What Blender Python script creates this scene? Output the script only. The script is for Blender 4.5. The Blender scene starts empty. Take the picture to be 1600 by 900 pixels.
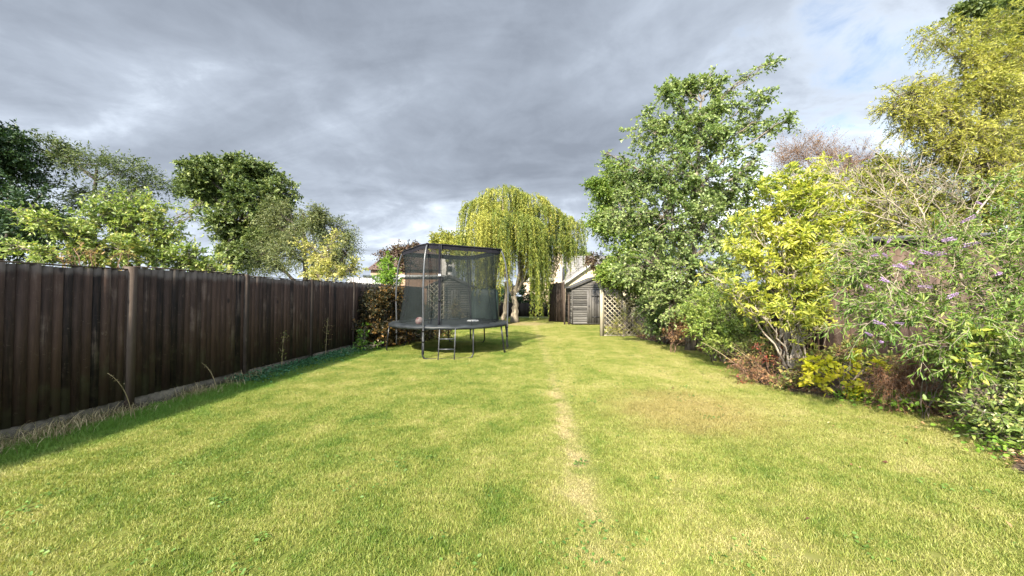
import bpy, math
import numpy as np
from mathutils import Vector

# ------------------------------------------------------------------ camera, world, sun, exposure
scene = bpy.context.scene
COL = scene.collection
R = math.radians
F = 13.0 / 36.0 * 1600.0            # focal length in photo pixels
EYE = 1.59
PITCH = R(1.29)

cam_d = bpy.data.cameras.new('camera')
cam_d.lens = 13.0
cam_d.sensor_width = 36.0
cam_d.clip_start = 0.05
cam_d.clip_end = 3000
cam = bpy.data.objects.new('camera', cam_d)
cam.location = (0, 0, EYE)
cam.rotation_euler = (R(90) + PITCH, 0, 0)
COL.objects.link(cam)
scene.camera = cam

SUN_EL, SUN_AZ = R(35), R(23)       # the sun stands behind the camera, to the left
sd = bpy.data.lights.new('sun', 'SUN')
sd.energy = 3.7
sd.angle = R(2.5)
sd.color = (1.0, 0.90, 0.74)
so = bpy.data.objects.new('sun', sd)
so.rotation_euler = Vector((math.sin(SUN_AZ) * math.cos(SUN_EL), math.cos(SUN_AZ) * math.cos(SUN_EL), -math.sin(SUN_EL))).to_track_quat('-Z', 'Y').to_euler()
so.location = (-20, -30, 30)
COL.objects.link(so)

scene.view_settings.view_transform = 'Standard'
scene.view_settings.look = 'None'
scene.view_settings.gamma = 1.0
scene.view_settings.use_curve_mapping = False
scene.view_settings.exposure = 2.18
scene.render.engine = 'CYCLES'
cy = scene.cycles
cy.max_bounces = 6
cy.diffuse_bounces = 3
cy.glossy_bounces = 2
cy.transmission_bounces = 4
cy.transparent_max_bounces = 12
cy.caustics_reflective = False
cy.caustics_refractive = False
cy.use_denoising = True
cy.use_adaptive_sampling = True
cy.adaptive_threshold = 0.02


class NT:
    """small helper round a node tree"""
    def __init__(s, nt):
        s.nt = nt
        nt.nodes.clear()

    def n(s, t, **kw):
        nd = s.nt.nodes.new(t)
        ins = kw.pop('ins', {})
        for k, v in kw.items():
            setattr(nd, k, v)
        for k, v in ins.items():
            if hasattr(v, 'bl_idname') and hasattr(v, 'is_output'):
                s.nt.links.new(v, nd.inputs[k])
            else:
                nd.inputs[k].default_value = v
        return nd

    def math(s, op, a, b=0.0, c=None, clamp=False):
        ins = {0: a, 1: b}
        if c is not None:
            ins[2] = c
        return s.n('ShaderNodeMath', operation=op, use_clamp=clamp, ins=ins).outputs[0]

    def smooth(s, v, lo, hi, a=0.0, b=1.0):
        return s.n('ShaderNodeMapRange', interpolation_type='SMOOTHSTEP', ins={0: v, 1: lo, 2: hi, 3: a, 4: b}).outputs[0]

    def noise(s, vec, scale, detail=4.0, rough=0.55, dist=0.0):
        nd = s.n('ShaderNodeTexNoise', ins={'Scale': scale, 'Detail': detail, 'Roughness': rough, 'Distortion': dist})
        if vec is not None:
            s.nt.links.new(vec, nd.inputs['Vector'])
        return nd.outputs[0]

    def ramp(s, fac, stops, interp='LINEAR'):
        nd = s.n('ShaderNodeValToRGB')
        nd.color_ramp.interpolation = interp
        el = nd.color_ramp.elements
        while len(el) < len(stops):
            el.new(0.5)
        for e, (p, c) in zip(el, stops):
            e.position = p
            e.color = (c[0], c[1], c[2], 1)
        s.nt.links.new(fac, nd.inputs[0])
        return nd.outputs[0]

    def mix(s, f, a, b, mode='MIX'):
        nd = s.n('ShaderNodeMix', data_type='RGBA', blend_type=mode)
        for i, v in ((0, f), (6, a), (7, b)):
            if hasattr(v, 'is_output'):
                s.nt.links.new(v, nd.inputs[i])
            else:
                nd.inputs[i].default_value = v if i == 0 else (v[0], v[1], v[2], 1)
        return nd.outputs[2]

    def out(s, sh, kind='ShaderNodeOutputMaterial'):
        o = s.n(kind)
        s.nt.links.new(sh, o.inputs['Surface'])
        return o


world = bpy.data.worlds.new('World')
scene.world = world
world.use_nodes = True
w = NT(world.node_tree)
tc = w.n('ShaderNodeTexCoord').outputs['Generated']
sep = w.n('ShaderNodeSeparateXYZ', ins={0: tc})
dz = w.math('ADD', w.math('MAXIMUM', sep.outputs[2], 0.0), 0.30)
u_ = w.math('DIVIDE', sep.outputs[0], dz)
v_ = w.math('DIVIDE', sep.outputs[1], dz)
SKY_Z = 52.9
pl = w.n('ShaderNodeCombineXYZ', ins={0: u_, 1: v_, 2: SKY_Z}).outputs[0]
pl_st = w.n('ShaderNodeVectorMath', operation='MULTIPLY', ins={0: pl, 1: (0.55, 1.0, 1.0)}).outputs[0]
big = w.noise(pl_st, 0.8, 3.0, 0.5, 0.3)
mid = w.noise(pl_st, 2.4, 7.0, 0.55, 0.6)
fine = w.noise(pl, 6.5, 6.0, 0.6, 0.4)
dens = w.math('ADD', w.math('ADD', w.math('MULTIPLY', big, 0.50), w.math('MULTIPLY', mid, 0.42)), w.math('MULTIPLY', fine, 0.16))
# a brighter break towards the right, with blue showing, and a thinner deck low down
blue_dir = Vector((0.88, 1.0, 0.70)).normalized()
dotb = w.n('ShaderNodeVectorMath', operation='DOT_PRODUCT', ins={0: tc, 1: tuple(blue_dir)}).outputs['Value']
brk = w.smooth(dotb, 0.86, 1.0)
low = w.smooth(sep.outputs[2], 0.0, 0.30, 1.0, 0.0)
dens2 = w.math('SUBTRACT', dens, w.math('ADD', w.math('MULTIPLY', brk, 0.125), w.math('MULTIPLY', low, 0.10)))
ccol = w.ramp(dens2, [(0.29, (0.52, 0.54, 0.56)), (0.38, (0.32, 0.346, 0.375)), (0.44, (0.195, 0.218, 0.25)), (0.51, (0.125, 0.141, 0.166)), (0.58, (0.096, 0.109, 0.130)), (0.68, (0.070, 0.080, 0.097))])
sky = w.n('ShaderNodeTexSky', sky_type='NISHITA', sun_disc=False, sun_elevation=SUN_EL, sun_rotation=R(180) + SUN_AZ)
bg_sky = w.n('ShaderNodeBackground', ins={0: sky.outputs[0], 1: 0.05})
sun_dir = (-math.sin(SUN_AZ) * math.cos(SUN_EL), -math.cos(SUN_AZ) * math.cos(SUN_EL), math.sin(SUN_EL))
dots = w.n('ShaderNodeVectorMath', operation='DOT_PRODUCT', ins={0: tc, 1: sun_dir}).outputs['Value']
thin = w.math('ADD', 1.02, w.math('MULTIPLY', w.smooth(dots, 0.05, 1.0), 4.5))  # cloud strength; unseen brightening round the sun added to lift the shade
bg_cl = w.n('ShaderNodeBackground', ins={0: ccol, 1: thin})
gap = w.math('SUBTRACT', w.math('ADD', w.math('MULTIPLY', mid, 0.6), w.math('MULTIPLY', fine, 0.4)), w.math('MULTIPLY', w.math('SUBTRACT', brk, 0.75), 0.30))
cover = w.smooth(gap, 0.26, 0.42, 0.12, 1.0)
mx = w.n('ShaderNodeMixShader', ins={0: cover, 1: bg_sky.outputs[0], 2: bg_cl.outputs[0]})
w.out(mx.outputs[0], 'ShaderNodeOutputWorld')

# ------------------------------------------------------------------ helpers
cp, sp_ = math.cos(PITCH), math.sin(PITCH)


def P(px, py, Y):
    """the point at distance Y in front of the camera that the photo shows at (px, py)"""
    dx = (px - 800.0) / F
    dy = (450.0 - py) / F
    fy = cp - dy * sp_
    fz = sp_ + dy * cp
    return np.array((dx / fy * Y, Y, EYE + fz / fy * Y))


def G(px, py):
    """the ground point at (px, py)"""
    dy = (450.0 - py) / F
    fy = cp - dy * sp_
    fz = sp_ + dy * cp
    Y = -EYE / (fz / fy)
    return P(px, py, Y)


def XY(px, Y):
    return (px - 800.0) / F * Y


def nrm(v):
    return v / np.maximum(np.linalg.norm(v, axis=-1, keepdims=True), 1e-9)


class MB:
    """collects shapes into one mesh"""
    def __init__(s):
        s.v, s.lo, s.lt, s.t, s.nv = [], [], [], [], 0

    def add(s, verts, faces, tint=0.5):
        verts = np.asarray(verts, float).reshape(-1, 3)
        s.v.append(verts)
        s.t.append(np.full(len(verts), tint) if np.isscalar(tint) else np.asarray(tint, float))
        for f in faces:
            s.lo.append(np.asarray(f, np.int64) + s.nv)
            s.lt.append(np.array([len(f)]))
        s.nv += len(verts)

    def add_uniform(s, verts, faces, tint):
        """verts (n,3), faces (m,k) array"""
        faces = np.asarray(faces, np.int64)
        s.v.append(verts)
        s.t.append(tint)
        s.lo.append((faces + s.nv).ravel())
        s.lt.append(np.full(len(faces), faces.shape[1]))
        s.nv += len(verts)

    def box(s, c, size, rz=0.0, tint=0.5):
        x, y, z = np.array(size) / 2.0
        v = np.array([(-x, -y, -z), (x, -y, -z), (x, y, -z), (-x, y, -z), (-x, -y, z), (x, -y, z), (x, y, z), (-x, y, z)])
        if rz:
            ca, sa = math.cos(rz), math.sin(rz)
            v = v @ np.array([[ca, sa, 0], [-sa, ca, 0], [0, 0, 1]])
        s.add(v + np.array(c), [(0, 3, 2, 1), (4, 5, 6, 7), (0, 1, 5, 4), (1, 2, 6, 5), (2, 3, 7, 6), (3, 0, 4, 7)], tint)

    def hexa(s, v8, tint=0.5):
        s.add(v8, [(0, 3, 2, 1), (4, 5, 6, 7), (0, 1, 5, 4), (1, 2, 6, 5), (2, 3, 7, 6), (3, 0, 4, 7)], tint)

    def bar(s, a, b, wd, th, up=(0, 0, 1), tint=0.5):
        """a rectangular bar from a to b, wd along the side, th along up"""
        a, b = np.array(a, float), np.array(b, float)
        d = nrm(b - a)
        upv = np.array(up, float)
        sd_ = nrm(np.cross(d, upv))
        u = np.cross(sd_, d)
        v = []
        for p in (a, b):
            for i, j in ((-1, -1), (1, -1), (1, 1), (-1, 1)):
                v.append(p + sd_ * i * wd / 2 + u * j * th / 2)
        s.add(v, [(0, 1, 2, 3), (7, 6, 5, 4), (0, 4, 5, 1), (1, 5, 6, 2), (2, 6, 7, 3), (3, 7, 4, 0)], tint)

    def tube(s, pts, rad, sides=6, tint=0.5, cap=True, closed=False):
        pts = np.asarray(pts, float)
        n = len(pts)
        rad = np.broadcast_to(np.asarray(rad, float), (n,))
        if closed:
            tg = nrm(np.roll(pts, -1, 0) - np.roll(pts, 1, 0))
        else:
            tg = nrm(np.gradient(pts, axis=0))
        ref = np.array((0.31, 0.17, 0.93)) if abs(tg[0][2]) < 0.9 else np.array((0.95, 0.2, 0.1))
        u = nrm(ref - tg[0] * ref.dot(tg[0]))
        rings = []
        ang = np.arange(sides) * 2 * math.pi / sides
        ca, sa = np.cos(ang)[:, None], np.sin(ang)[:, None]
        for i in range(n):
            u = u - tg[i] * u.dot(tg[i])
            u = u / max(np.linalg.norm(u), 1e-9)
            w_ = np.cross(tg[i], u)
            rings.append(pts[i] + rad[i] * (ca * u + sa * w_))
        v = np.concatenate(rings)
        fs = []
        m = n if closed else n - 1
        for i in range(m):
            a0, b0 = i * sides, ((i + 1) % n) * sides
            for k in range(sides):
                k2 = (k + 1) % sides
                fs.append((a0 + k, a0 + k2, b0 + k2, b0 + k))
        base = s.nv
        s.add_uniform(v, np.array(fs), np.full(len(v), tint))
        if cap and not closed and sides > 3:
            s.lo.append(np.arange(sides)[::-1] + base)
            s.lo.append(np.arange(sides) + base + (n - 1) * sides)
            s.lt.append(np.array([sides, sides]))

    def build(s, name, mat, parent=None, smooth=False, loc=None):
        me = bpy.data.meshes.new(name)
        v = np.concatenate(s.v)
        lo = np.concatenate(s.lo)
        lt = np.concatenate(s.lt)
        t = np.concatenate(s.t)
        org = np.array(parent.location) if parent is not None else np.zeros(3)
        if parent is not None and parent.parent is not None:
            org = org + np.array(parent.parent.location)
        if parent is None and loc is not None:
            org = np.array(loc, float)
        v = v - org
        me.vertices.add(len(v))
        me.vertices.foreach_set('co', v.astype(np.float32).ravel())
        me.loops.add(len(lo))
        me.loops.foreach_set('vertex_index', lo.astype(np.int32))
        me.polygons.add(len(lt))
        st = np.zeros(len(lt), np.int32)
        st[1:] = np.cumsum(lt)[:-1]
        me.polygons.foreach_set('loop_start', st)
        me.polygons.foreach_set('loop_total', lt.astype(np.int32))
        if smooth:
            me.polygons.foreach_set('use_smooth', np.ones(len(lt), bool))
        me.update(calc_edges=True)
        at = me.attributes.new('tint', 'FLOAT', 'POINT')
        at.data.foreach_set('value', t.astype(np.float32))
        me.materials.append(mat)
        o = bpy.data.objects.new(name, me)
        COL.objects.link(o)
        if parent is not None:
            o.parent = parent
        elif loc is not None:
            o.location = org
        return o


def tag(o, label=None, cat=None, group=None, kind=None):
    for k, v in (('label', label), ('category', cat), ('group', group), ('kind', kind)):
        if v:
            o[k] = v
    return o


def thing(name, label, cat, loc, group=None):
    o = bpy.data.objects.new(name, None)
    o.empty_display_size = 0.2
    o.location = (float(loc[0]), float(loc[1]), float(loc[2]))
    COL.objects.link(o)
    return tag(o, label, cat, group)


# ------------------------------------------------------------------ materials
def new_mat(name):
    m = bpy.data.materials.new(name)
    m.use_nodes = True
    return m, NT(m.node_tree)


def attr(t, name='tint'):
    return t.n('ShaderNodeAttribute', attribute_name=name).outputs['Fac']


def leaf_mat(name, stops, trans=0.35, rough=0.5, spec=0.35, tboost=1.25):
    m, t = new_mat(name)
    geo = t.n('ShaderNodeNewGeometry')
    nz = t.noise(geo.outputs['Position'], 1.4, 2.0)
    f = t.math('ADD', attr(t), t.math('MULTIPLY', t.math('SUBTRACT', nz, 0.5), 0.7), clamp=True)
    c = t.ramp(f, stops)
    pb = t.n('ShaderNodeBsdfPrincipled', ins={'Base Color': c, 'Roughness': rough, 'Specular IOR Level': spec})
    c2 = t.mix(1.0, c, (tboost, tboost * 1.02, tboost * 0.6), 'MULTIPLY')
    tr = t.n('ShaderNodeBsdfTranslucent', ins={0: c2})
    mx = t.n('ShaderNodeMixShader', ins={0: trans, 1: pb.outputs[0], 2: tr.outputs[0]})
    t.out(mx.outputs[0])
    return m


def bark_mat(name, c1, c2, scale=8.0):
    m, t = new_mat(name)
    tc_ = t.n('ShaderNodeTexCoord').outputs['Object']
    v = t.n('ShaderNodeVectorMath', operation='MULTIPLY', ins={0: tc_, 1: (1, 1, 0.3)}).outputs[0]
    nz = t.noise(v, scale, 6.0, 0.65)
    c = t.ramp(nz, [(0.35, c1), (0.65, c2)])
    bp = t.n('ShaderNodeBump', ins={'Strength': 0.6, 'Distance': 0.02, 'Height': nz})
    pb = t.n('ShaderNodeBsdfPrincipled', ins={'Base Color': c, 'Roughness': 0.85, 'Normal': bp.outputs[0]})
    t.out(pb.outputs[0])
    return m


def wood_mat(name, dark, light, worn=None, axis='Z', rough=0.75, wornamt=0.6):
    """boards with the grain along one axis; the per board tint shifts the tone"""
    m, t = new_mat(name)
    tc_ = t.n('ShaderNodeTexCoord').outputs['Object']
    k = {'X': (0.12, 1, 1), 'Y': (1, 0.12, 1), 'Z': (1, 1, 0.08)}[axis]
    tv = attr(t)
    off = t.n('ShaderNodeCombineXYZ', ins={0: t.math('MULTIPLY', tv, 37.0), 1: t.math('MULTIPLY', tv, 11.0), 2: t.math('MULTIPLY', tv, 53.0)}).outputs[0]
    v0 = t.n('ShaderNodeVectorMath', operation='MULTIPLY', ins={0: tc_, 1: k}).outputs[0]
    v = t.n('ShaderNodeVectorMath', operation='ADD', ins={0: v0, 1: off}).outputs[0]
    grain = t.noise(v, 38.0, 5.0, 0.6, 0.6)
    blot = t.noise(t.n('ShaderNodeVectorMath', operation='ADD', ins={0: tc_, 1: off}).outputs[0], 2.6, 5.0, 0.6)
    f = t.math('ADD', t.math('MULTIPLY', grain, 0.55), t.math('ADD', t.math('MULTIPLY', tv, 0.42), t.math('MULTIPLY', blot, 0.30)))
    c = t.ramp(f, [(0.38, dark), (0.85, light)])
    if worn:
        wn = t.noise(v, 9.0, 6.0, 0.7, 1.0)
        msk = t.smooth(t.math('ADD', t.math('MULTIPLY', wn, 0.6), t.math('MULTIPLY', blot, 0.45)), 0.55, 0.72, 0.0, wornamt)
        fl = t.noise(t.n('ShaderNodeVectorMath', operation='ADD', ins={0: tc_, 1: off}).outputs[0], 17.0, 5.0, 0.7, 0.8)
        msk = t.math('MAXIMUM', msk, t.smooth(fl, 0.60, 0.74, 0.0, wornamt * .7))
        c = t.mix(msk, c, worn)
    if name == 'dark_fence_wood':
        zz = t.n('ShaderNodeSeparateXYZ', ins={0: tc_}).outputs[2]
        alg = t.smooth(t.math('SUBTRACT', t.math('MULTIPLY', blot, 1.6), t.math('MULTIPLY', zz, 0.55)), 0.42, 0.85, 0.0, 0.7)
        c = t.mix(alg, c, (0.045, 0.046, 0.024))
        rim = t.smooth(t.math('ADD', zz, t.math('MULTIPLY', blot, 0.25)), 1.95, 2.06, 0.0, 0.6)
        c = t.mix(rim, c, (0.13, 0.115, 0.10))
    # knots
    vo = t.n('ShaderNodeTexVoronoi', feature='F1', ins={'Scale': 3.0, 'Randomness': 1.0})
    t.nt.links.new(t.n('ShaderNodeVectorMath', operation='MULTIPLY', ins={0: v, 1: (1.0, 1.0, 6.0) if axis == 'Z' else (3.0, 1.0, 1.0)}).outputs[0], vo.inputs['Vector'])
    kn = t.smooth(vo.outputs['Distance'], 0.03, 0.09, 0.75, 0.0)
    c = t.mix(kn, c, tuple(x * 0.35 for x in dark))
    bp = t.n('ShaderNodeBump', ins={'Strength': 0.5, 'Distance': 0.004, 'Height': grain})
    pb = t.n('ShaderNodeBsdfPrincipled', ins={'Base Color': c, 'Roughness': rough, 'Normal': bp.outputs[0], 'Specular IOR Level': 0.25})
    t.out(pb.outputs[0])
    return m


def plain(name, col, rough=0.6, metal=0.0, var=0.15, scale=6.0, spec=0.5, bump=0.0):
    m, t = new_mat(name)
    tc_ = t.n('ShaderNodeTexCoord').outputs['Object']
    nz = t.noise(tc_, scale, 5.0, 0.6)
    c = t.ramp(nz, [(0.3, tuple(x * (1 - var) for x in col)), (0.7, tuple(min(1, x * (1 + var)) for x in col))])
    ins = {'Base Color': c, 'Roughness': rough, 'Metallic': metal, 'Specular IOR Level': spec}
    if bump:
        ins['Normal'] = t.n('ShaderNodeBump', ins={'Strength': bump, 'Distance': 0.01, 'Height': nz}).outputs[0]
    pb = t.n('ShaderNodeBsdfPrincipled', ins=ins)
    t.out(pb.outputs[0])
    return m


def lawn_colour(t, tip):
    """colour of the turf by place: greener by the fence, dry on the worn trail and in thin patches"""
    geo = t.n('ShaderNodeNewGeometry')
    pos = geo.outputs['Position']
    s3 = t.n('ShaderNodeSeparateXYZ', ins={0: pos})
    X, Y = s3.outputs[0], s3.outputs[1]
    flat = t.n('ShaderNodeCombineXYZ', ins={0: X, 1: Y, 2: 0.0}).outputs[0]
    n1 = t.noise(flat, 0.42, 4.0, 0.6, 0.4)
    n2 = t.noise(flat, 1.9, 5.0, 0.65, 0.3)
    n3 = t.noise(flat, 9.0, 3.0, 0.6)
    tv = attr(t)
    f = t.math('ADD', t.math('ADD', t.math('MULTIPLY', t.math('SUBTRACT', n1, 0.07), 0.62), t.math('MULTIPLY', t.math('SUBTRACT', n2, 0.18), 0.75)), t.math('MULTIPLY', t.math('SUBTRACT', n3, 0.5), 0.35))
    f = t.math('ADD', f, t.math('MULTIPLY', t.math('SUBTRACT', tv, 0.5), 0.30))
    # left half of the lawn is greener, the right half yellower
    side = t.smooth(t.math('SUBTRACT', X, t.math('MULTIPLY', Y, 0.05)), -0.1, 0.35, -0.06, 0.035)
    f = t.math('ADD', f, side)
    axis_x = t.math('SUBTRACT', X, t.math('MULTIPLY', Y, 0.09))
    band = t.math('SINE', t.math('MULTIPLY', axis_x, 6.2))
    f = t.math('ADD', f, t.math('MULTIPLY', t.smooth(band, -0.35, 0.35, -1.0, 1.0), 0.018))
    k = 1.03 if tip else 0.44  # turf darker than blades: thatch tone plus shade between blades put in its colour
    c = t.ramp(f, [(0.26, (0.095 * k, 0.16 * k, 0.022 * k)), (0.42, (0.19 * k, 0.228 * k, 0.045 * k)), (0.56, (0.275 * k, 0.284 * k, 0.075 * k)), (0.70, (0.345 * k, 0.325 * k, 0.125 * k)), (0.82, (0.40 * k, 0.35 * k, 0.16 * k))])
    # lush strip along the fence
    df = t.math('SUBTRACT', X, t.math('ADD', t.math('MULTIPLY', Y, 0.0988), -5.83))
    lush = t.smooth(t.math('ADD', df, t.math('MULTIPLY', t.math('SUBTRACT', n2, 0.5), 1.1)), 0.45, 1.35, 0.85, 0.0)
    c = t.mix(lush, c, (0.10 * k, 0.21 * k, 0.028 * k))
    # worn trail
    tx = t.math('ADD', t.math('MULTIPLY', Y, 0.042), 0.47)
    wob = t.math('ADD', t.math('MULTIPLY', t.math('SUBTRACT', n2, 0.5), 0.45), t.math('MULTIPLY', t.math('SUBTRACT', n1, 0.5), 0.5))
    dt = t.math('ABSOLUTE', t.math('ADD', t.math('SUBTRACT', X, tx), wob))
    jit = t.math('MULTIPLY', t.math('SUBTRACT', n3, 0.5), 0.28)
    tr = t.math('MULTIPLY', t.smooth(t.math('ADD', dt, jit), 0.02, 0.15, 0.7, 0.0), t.smooth(n2, 0.36, 0.56, 0.2, 1.0))
    tr = t.math('MULTIPLY', t.math('MULTIPLY', tr, t.smooth(Y, 2.2, 3.6, 0.25, 1.0)), t.smooth(Y, 5.0, 9.0, 1.0, 0.42))
    c = t.mix(tr, c, (0.46 * k, 0.375 * k, 0.21 * k))
    # thin brown patch on the right and bare ground round the willow
    d1 = t.n('ShaderNodeVectorMath', operation='DISTANCE', ins={0: flat, 1: (2.45, 5.2, 0)}).outputs['Value']
    p1 = t.smooth(t.math('ADD', d1, t.math('MULTIPLY', t.math('SUBTRACT', n2, 0.5), 2.6)), 0.4, 1.5, 0.6, 0.0)
    c = t.mix(p1, c, (0.30 * k, 0.225 * k, 0.095 * k))
    d2 = t.n('ShaderNodeVectorMath', operation='DISTANCE', ins={0: flat, 1: (0.6, 21.3, 0)}).outputs['Value']
    p2 = t.smooth(t.math('ADD', d2, t.math('MULTIPLY', t.math('SUBTRACT', n2, 0.5), 1.6)), 0.7, 2.0, 0.75, 0.0)
    c = t.mix(p2, c, (0.42 * k, 0.34 * k, 0.20 * k))
    return c, t.math('MAXIMUM', tr, p2)


def grass_mat():
    m, t = new_mat('grass_blade')
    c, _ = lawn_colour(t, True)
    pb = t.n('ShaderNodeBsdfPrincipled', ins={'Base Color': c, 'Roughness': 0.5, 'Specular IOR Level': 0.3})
    c2 = t.mix(1.0, c, (1.3, 1.3, 0.8), 'MULTIPLY')
    tr = t.n('ShaderNodeBsdfTranslucent', ins={0: c2})
    mx = t.n('ShaderNodeMixShader', ins={0: 0.35, 1: pb.outputs[0], 2: tr.outputs[0]})
    t.out(mx.outputs[0])
    return m


def turf_mat():
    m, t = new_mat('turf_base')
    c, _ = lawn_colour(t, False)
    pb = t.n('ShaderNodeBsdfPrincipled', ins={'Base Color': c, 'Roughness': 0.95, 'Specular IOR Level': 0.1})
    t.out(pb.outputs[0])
    return m


def soil_mat():
    m, t = new_mat('soil')
    geo = t.n('ShaderNodeNewGeometry').outputs['Position']
    a = t.noise(geo, 3.0, 6.0, 0.65)
    b = t.noise(geo, 28.0, 5.0, 0.7)
    f = t.math('ADD', t.math('MULTIPLY', a, 0.5), t.math('MULTIPLY', b, 0.5))
    c = t.ramp(f, [(0.35, (0.03, 0.02, 0.013)), (0.5, (0.075, 0.05, 0.03)), (0.65, (0.16, 0.11, 0.065))])
    bp = t.n('ShaderNodeBump', ins={'Strength': 1.0, 'Distance': 0.04, 'Height': f})
    pb = t.n('ShaderNodeBsdfPrincipled', ins={'Base Color': c, 'Roughness': 0.95, 'Normal': bp.outputs[0]})
    t.out(pb.outputs[0])
    return m


def far_ground_mat():
    m, t = new_mat('far_ground')
    geo = t.n('ShaderNodeNewGeometry').outputs['Position']
    a = t.noise(geo, 0.15, 6.0, 0.6)
    c = t.ramp(a, [(0.35, (0.05, 0.075, 0.02)), (0.65, (0.12, 0.13, 0.045))])
    pb = t.n('ShaderNodeBsdfPrincipled', ins={'Base Color': c, 'Roughness': 0.95})
    t.out(pb.outputs[0])
    return m


def net_mat():
    m, t = new_mat('net_mesh')
    tc_ = t.n('ShaderNodeTexCoord').outputs['Object']
    nz = t.noise(tc_, 3.0, 4.0, 0.6)
    df = t.n('ShaderNodeBsdfDiffuse', ins={0: (0.016, 0.020, 0.020, 1)})
    tp = t.n('ShaderNodeBsdfTransparent', ins={0: (1, 1, 1, 1)})
    mx = t.n('ShaderNodeMixShader', ins={0: t.smooth(nz, 0.3, 0.7, 0.52, 0.66), 1: tp.outputs[0], 2: df.outputs[0]})
    t.out(mx.outputs[0])
    return m


def tile_mat(name, c1, c2, sx, sz):
    """rows of roof tiles over a slope"""
    m, t = new_mat(name)
    tc_ = t.n('ShaderNodeTexCoord').outputs['Object']
    s3 = t.n('ShaderNodeSeparateXYZ', ins={0: tc_})
    v = t.n('ShaderNodeCombineXYZ', ins={0: s3.outputs[0], 1: s3.outputs[2], 2: 0.0}).outputs[0]
    br = t.n('ShaderNodeTexBrick', offset=0.5, ins={'Color1': (*c1, 1), 'Color2': (*c2, 1), 'Mortar': tuple(x * 0.4 for x in c1) + (1,), 'Scale': 1.0, 'Mortar Size': 0.022, 'Brick Width': sx, 'Row Height': sz})
    t.nt.links.new(v, br.inputs['Vector'])
    nz = t.noise(tc_, 2.0, 5.0)
    c = t.mix(0.35, br.outputs[0], t.ramp(nz, [(0.3, tuple(x * 0.6 for x in c1)), (0.7, c2)]))
    bp = t.n('ShaderNodeBump', ins={'Strength': 0.6, 'Distance': 0.03, 'Height': br.outputs['Fac']})
    bp.invert = True
    pb = t.n('ShaderNodeBsdfPrincipled', ins={'Base Color': c, 'Roughness': 0.85, 'Normal': bp.outputs[0]})
    t.out(pb.outputs[0])
    return m


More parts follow.
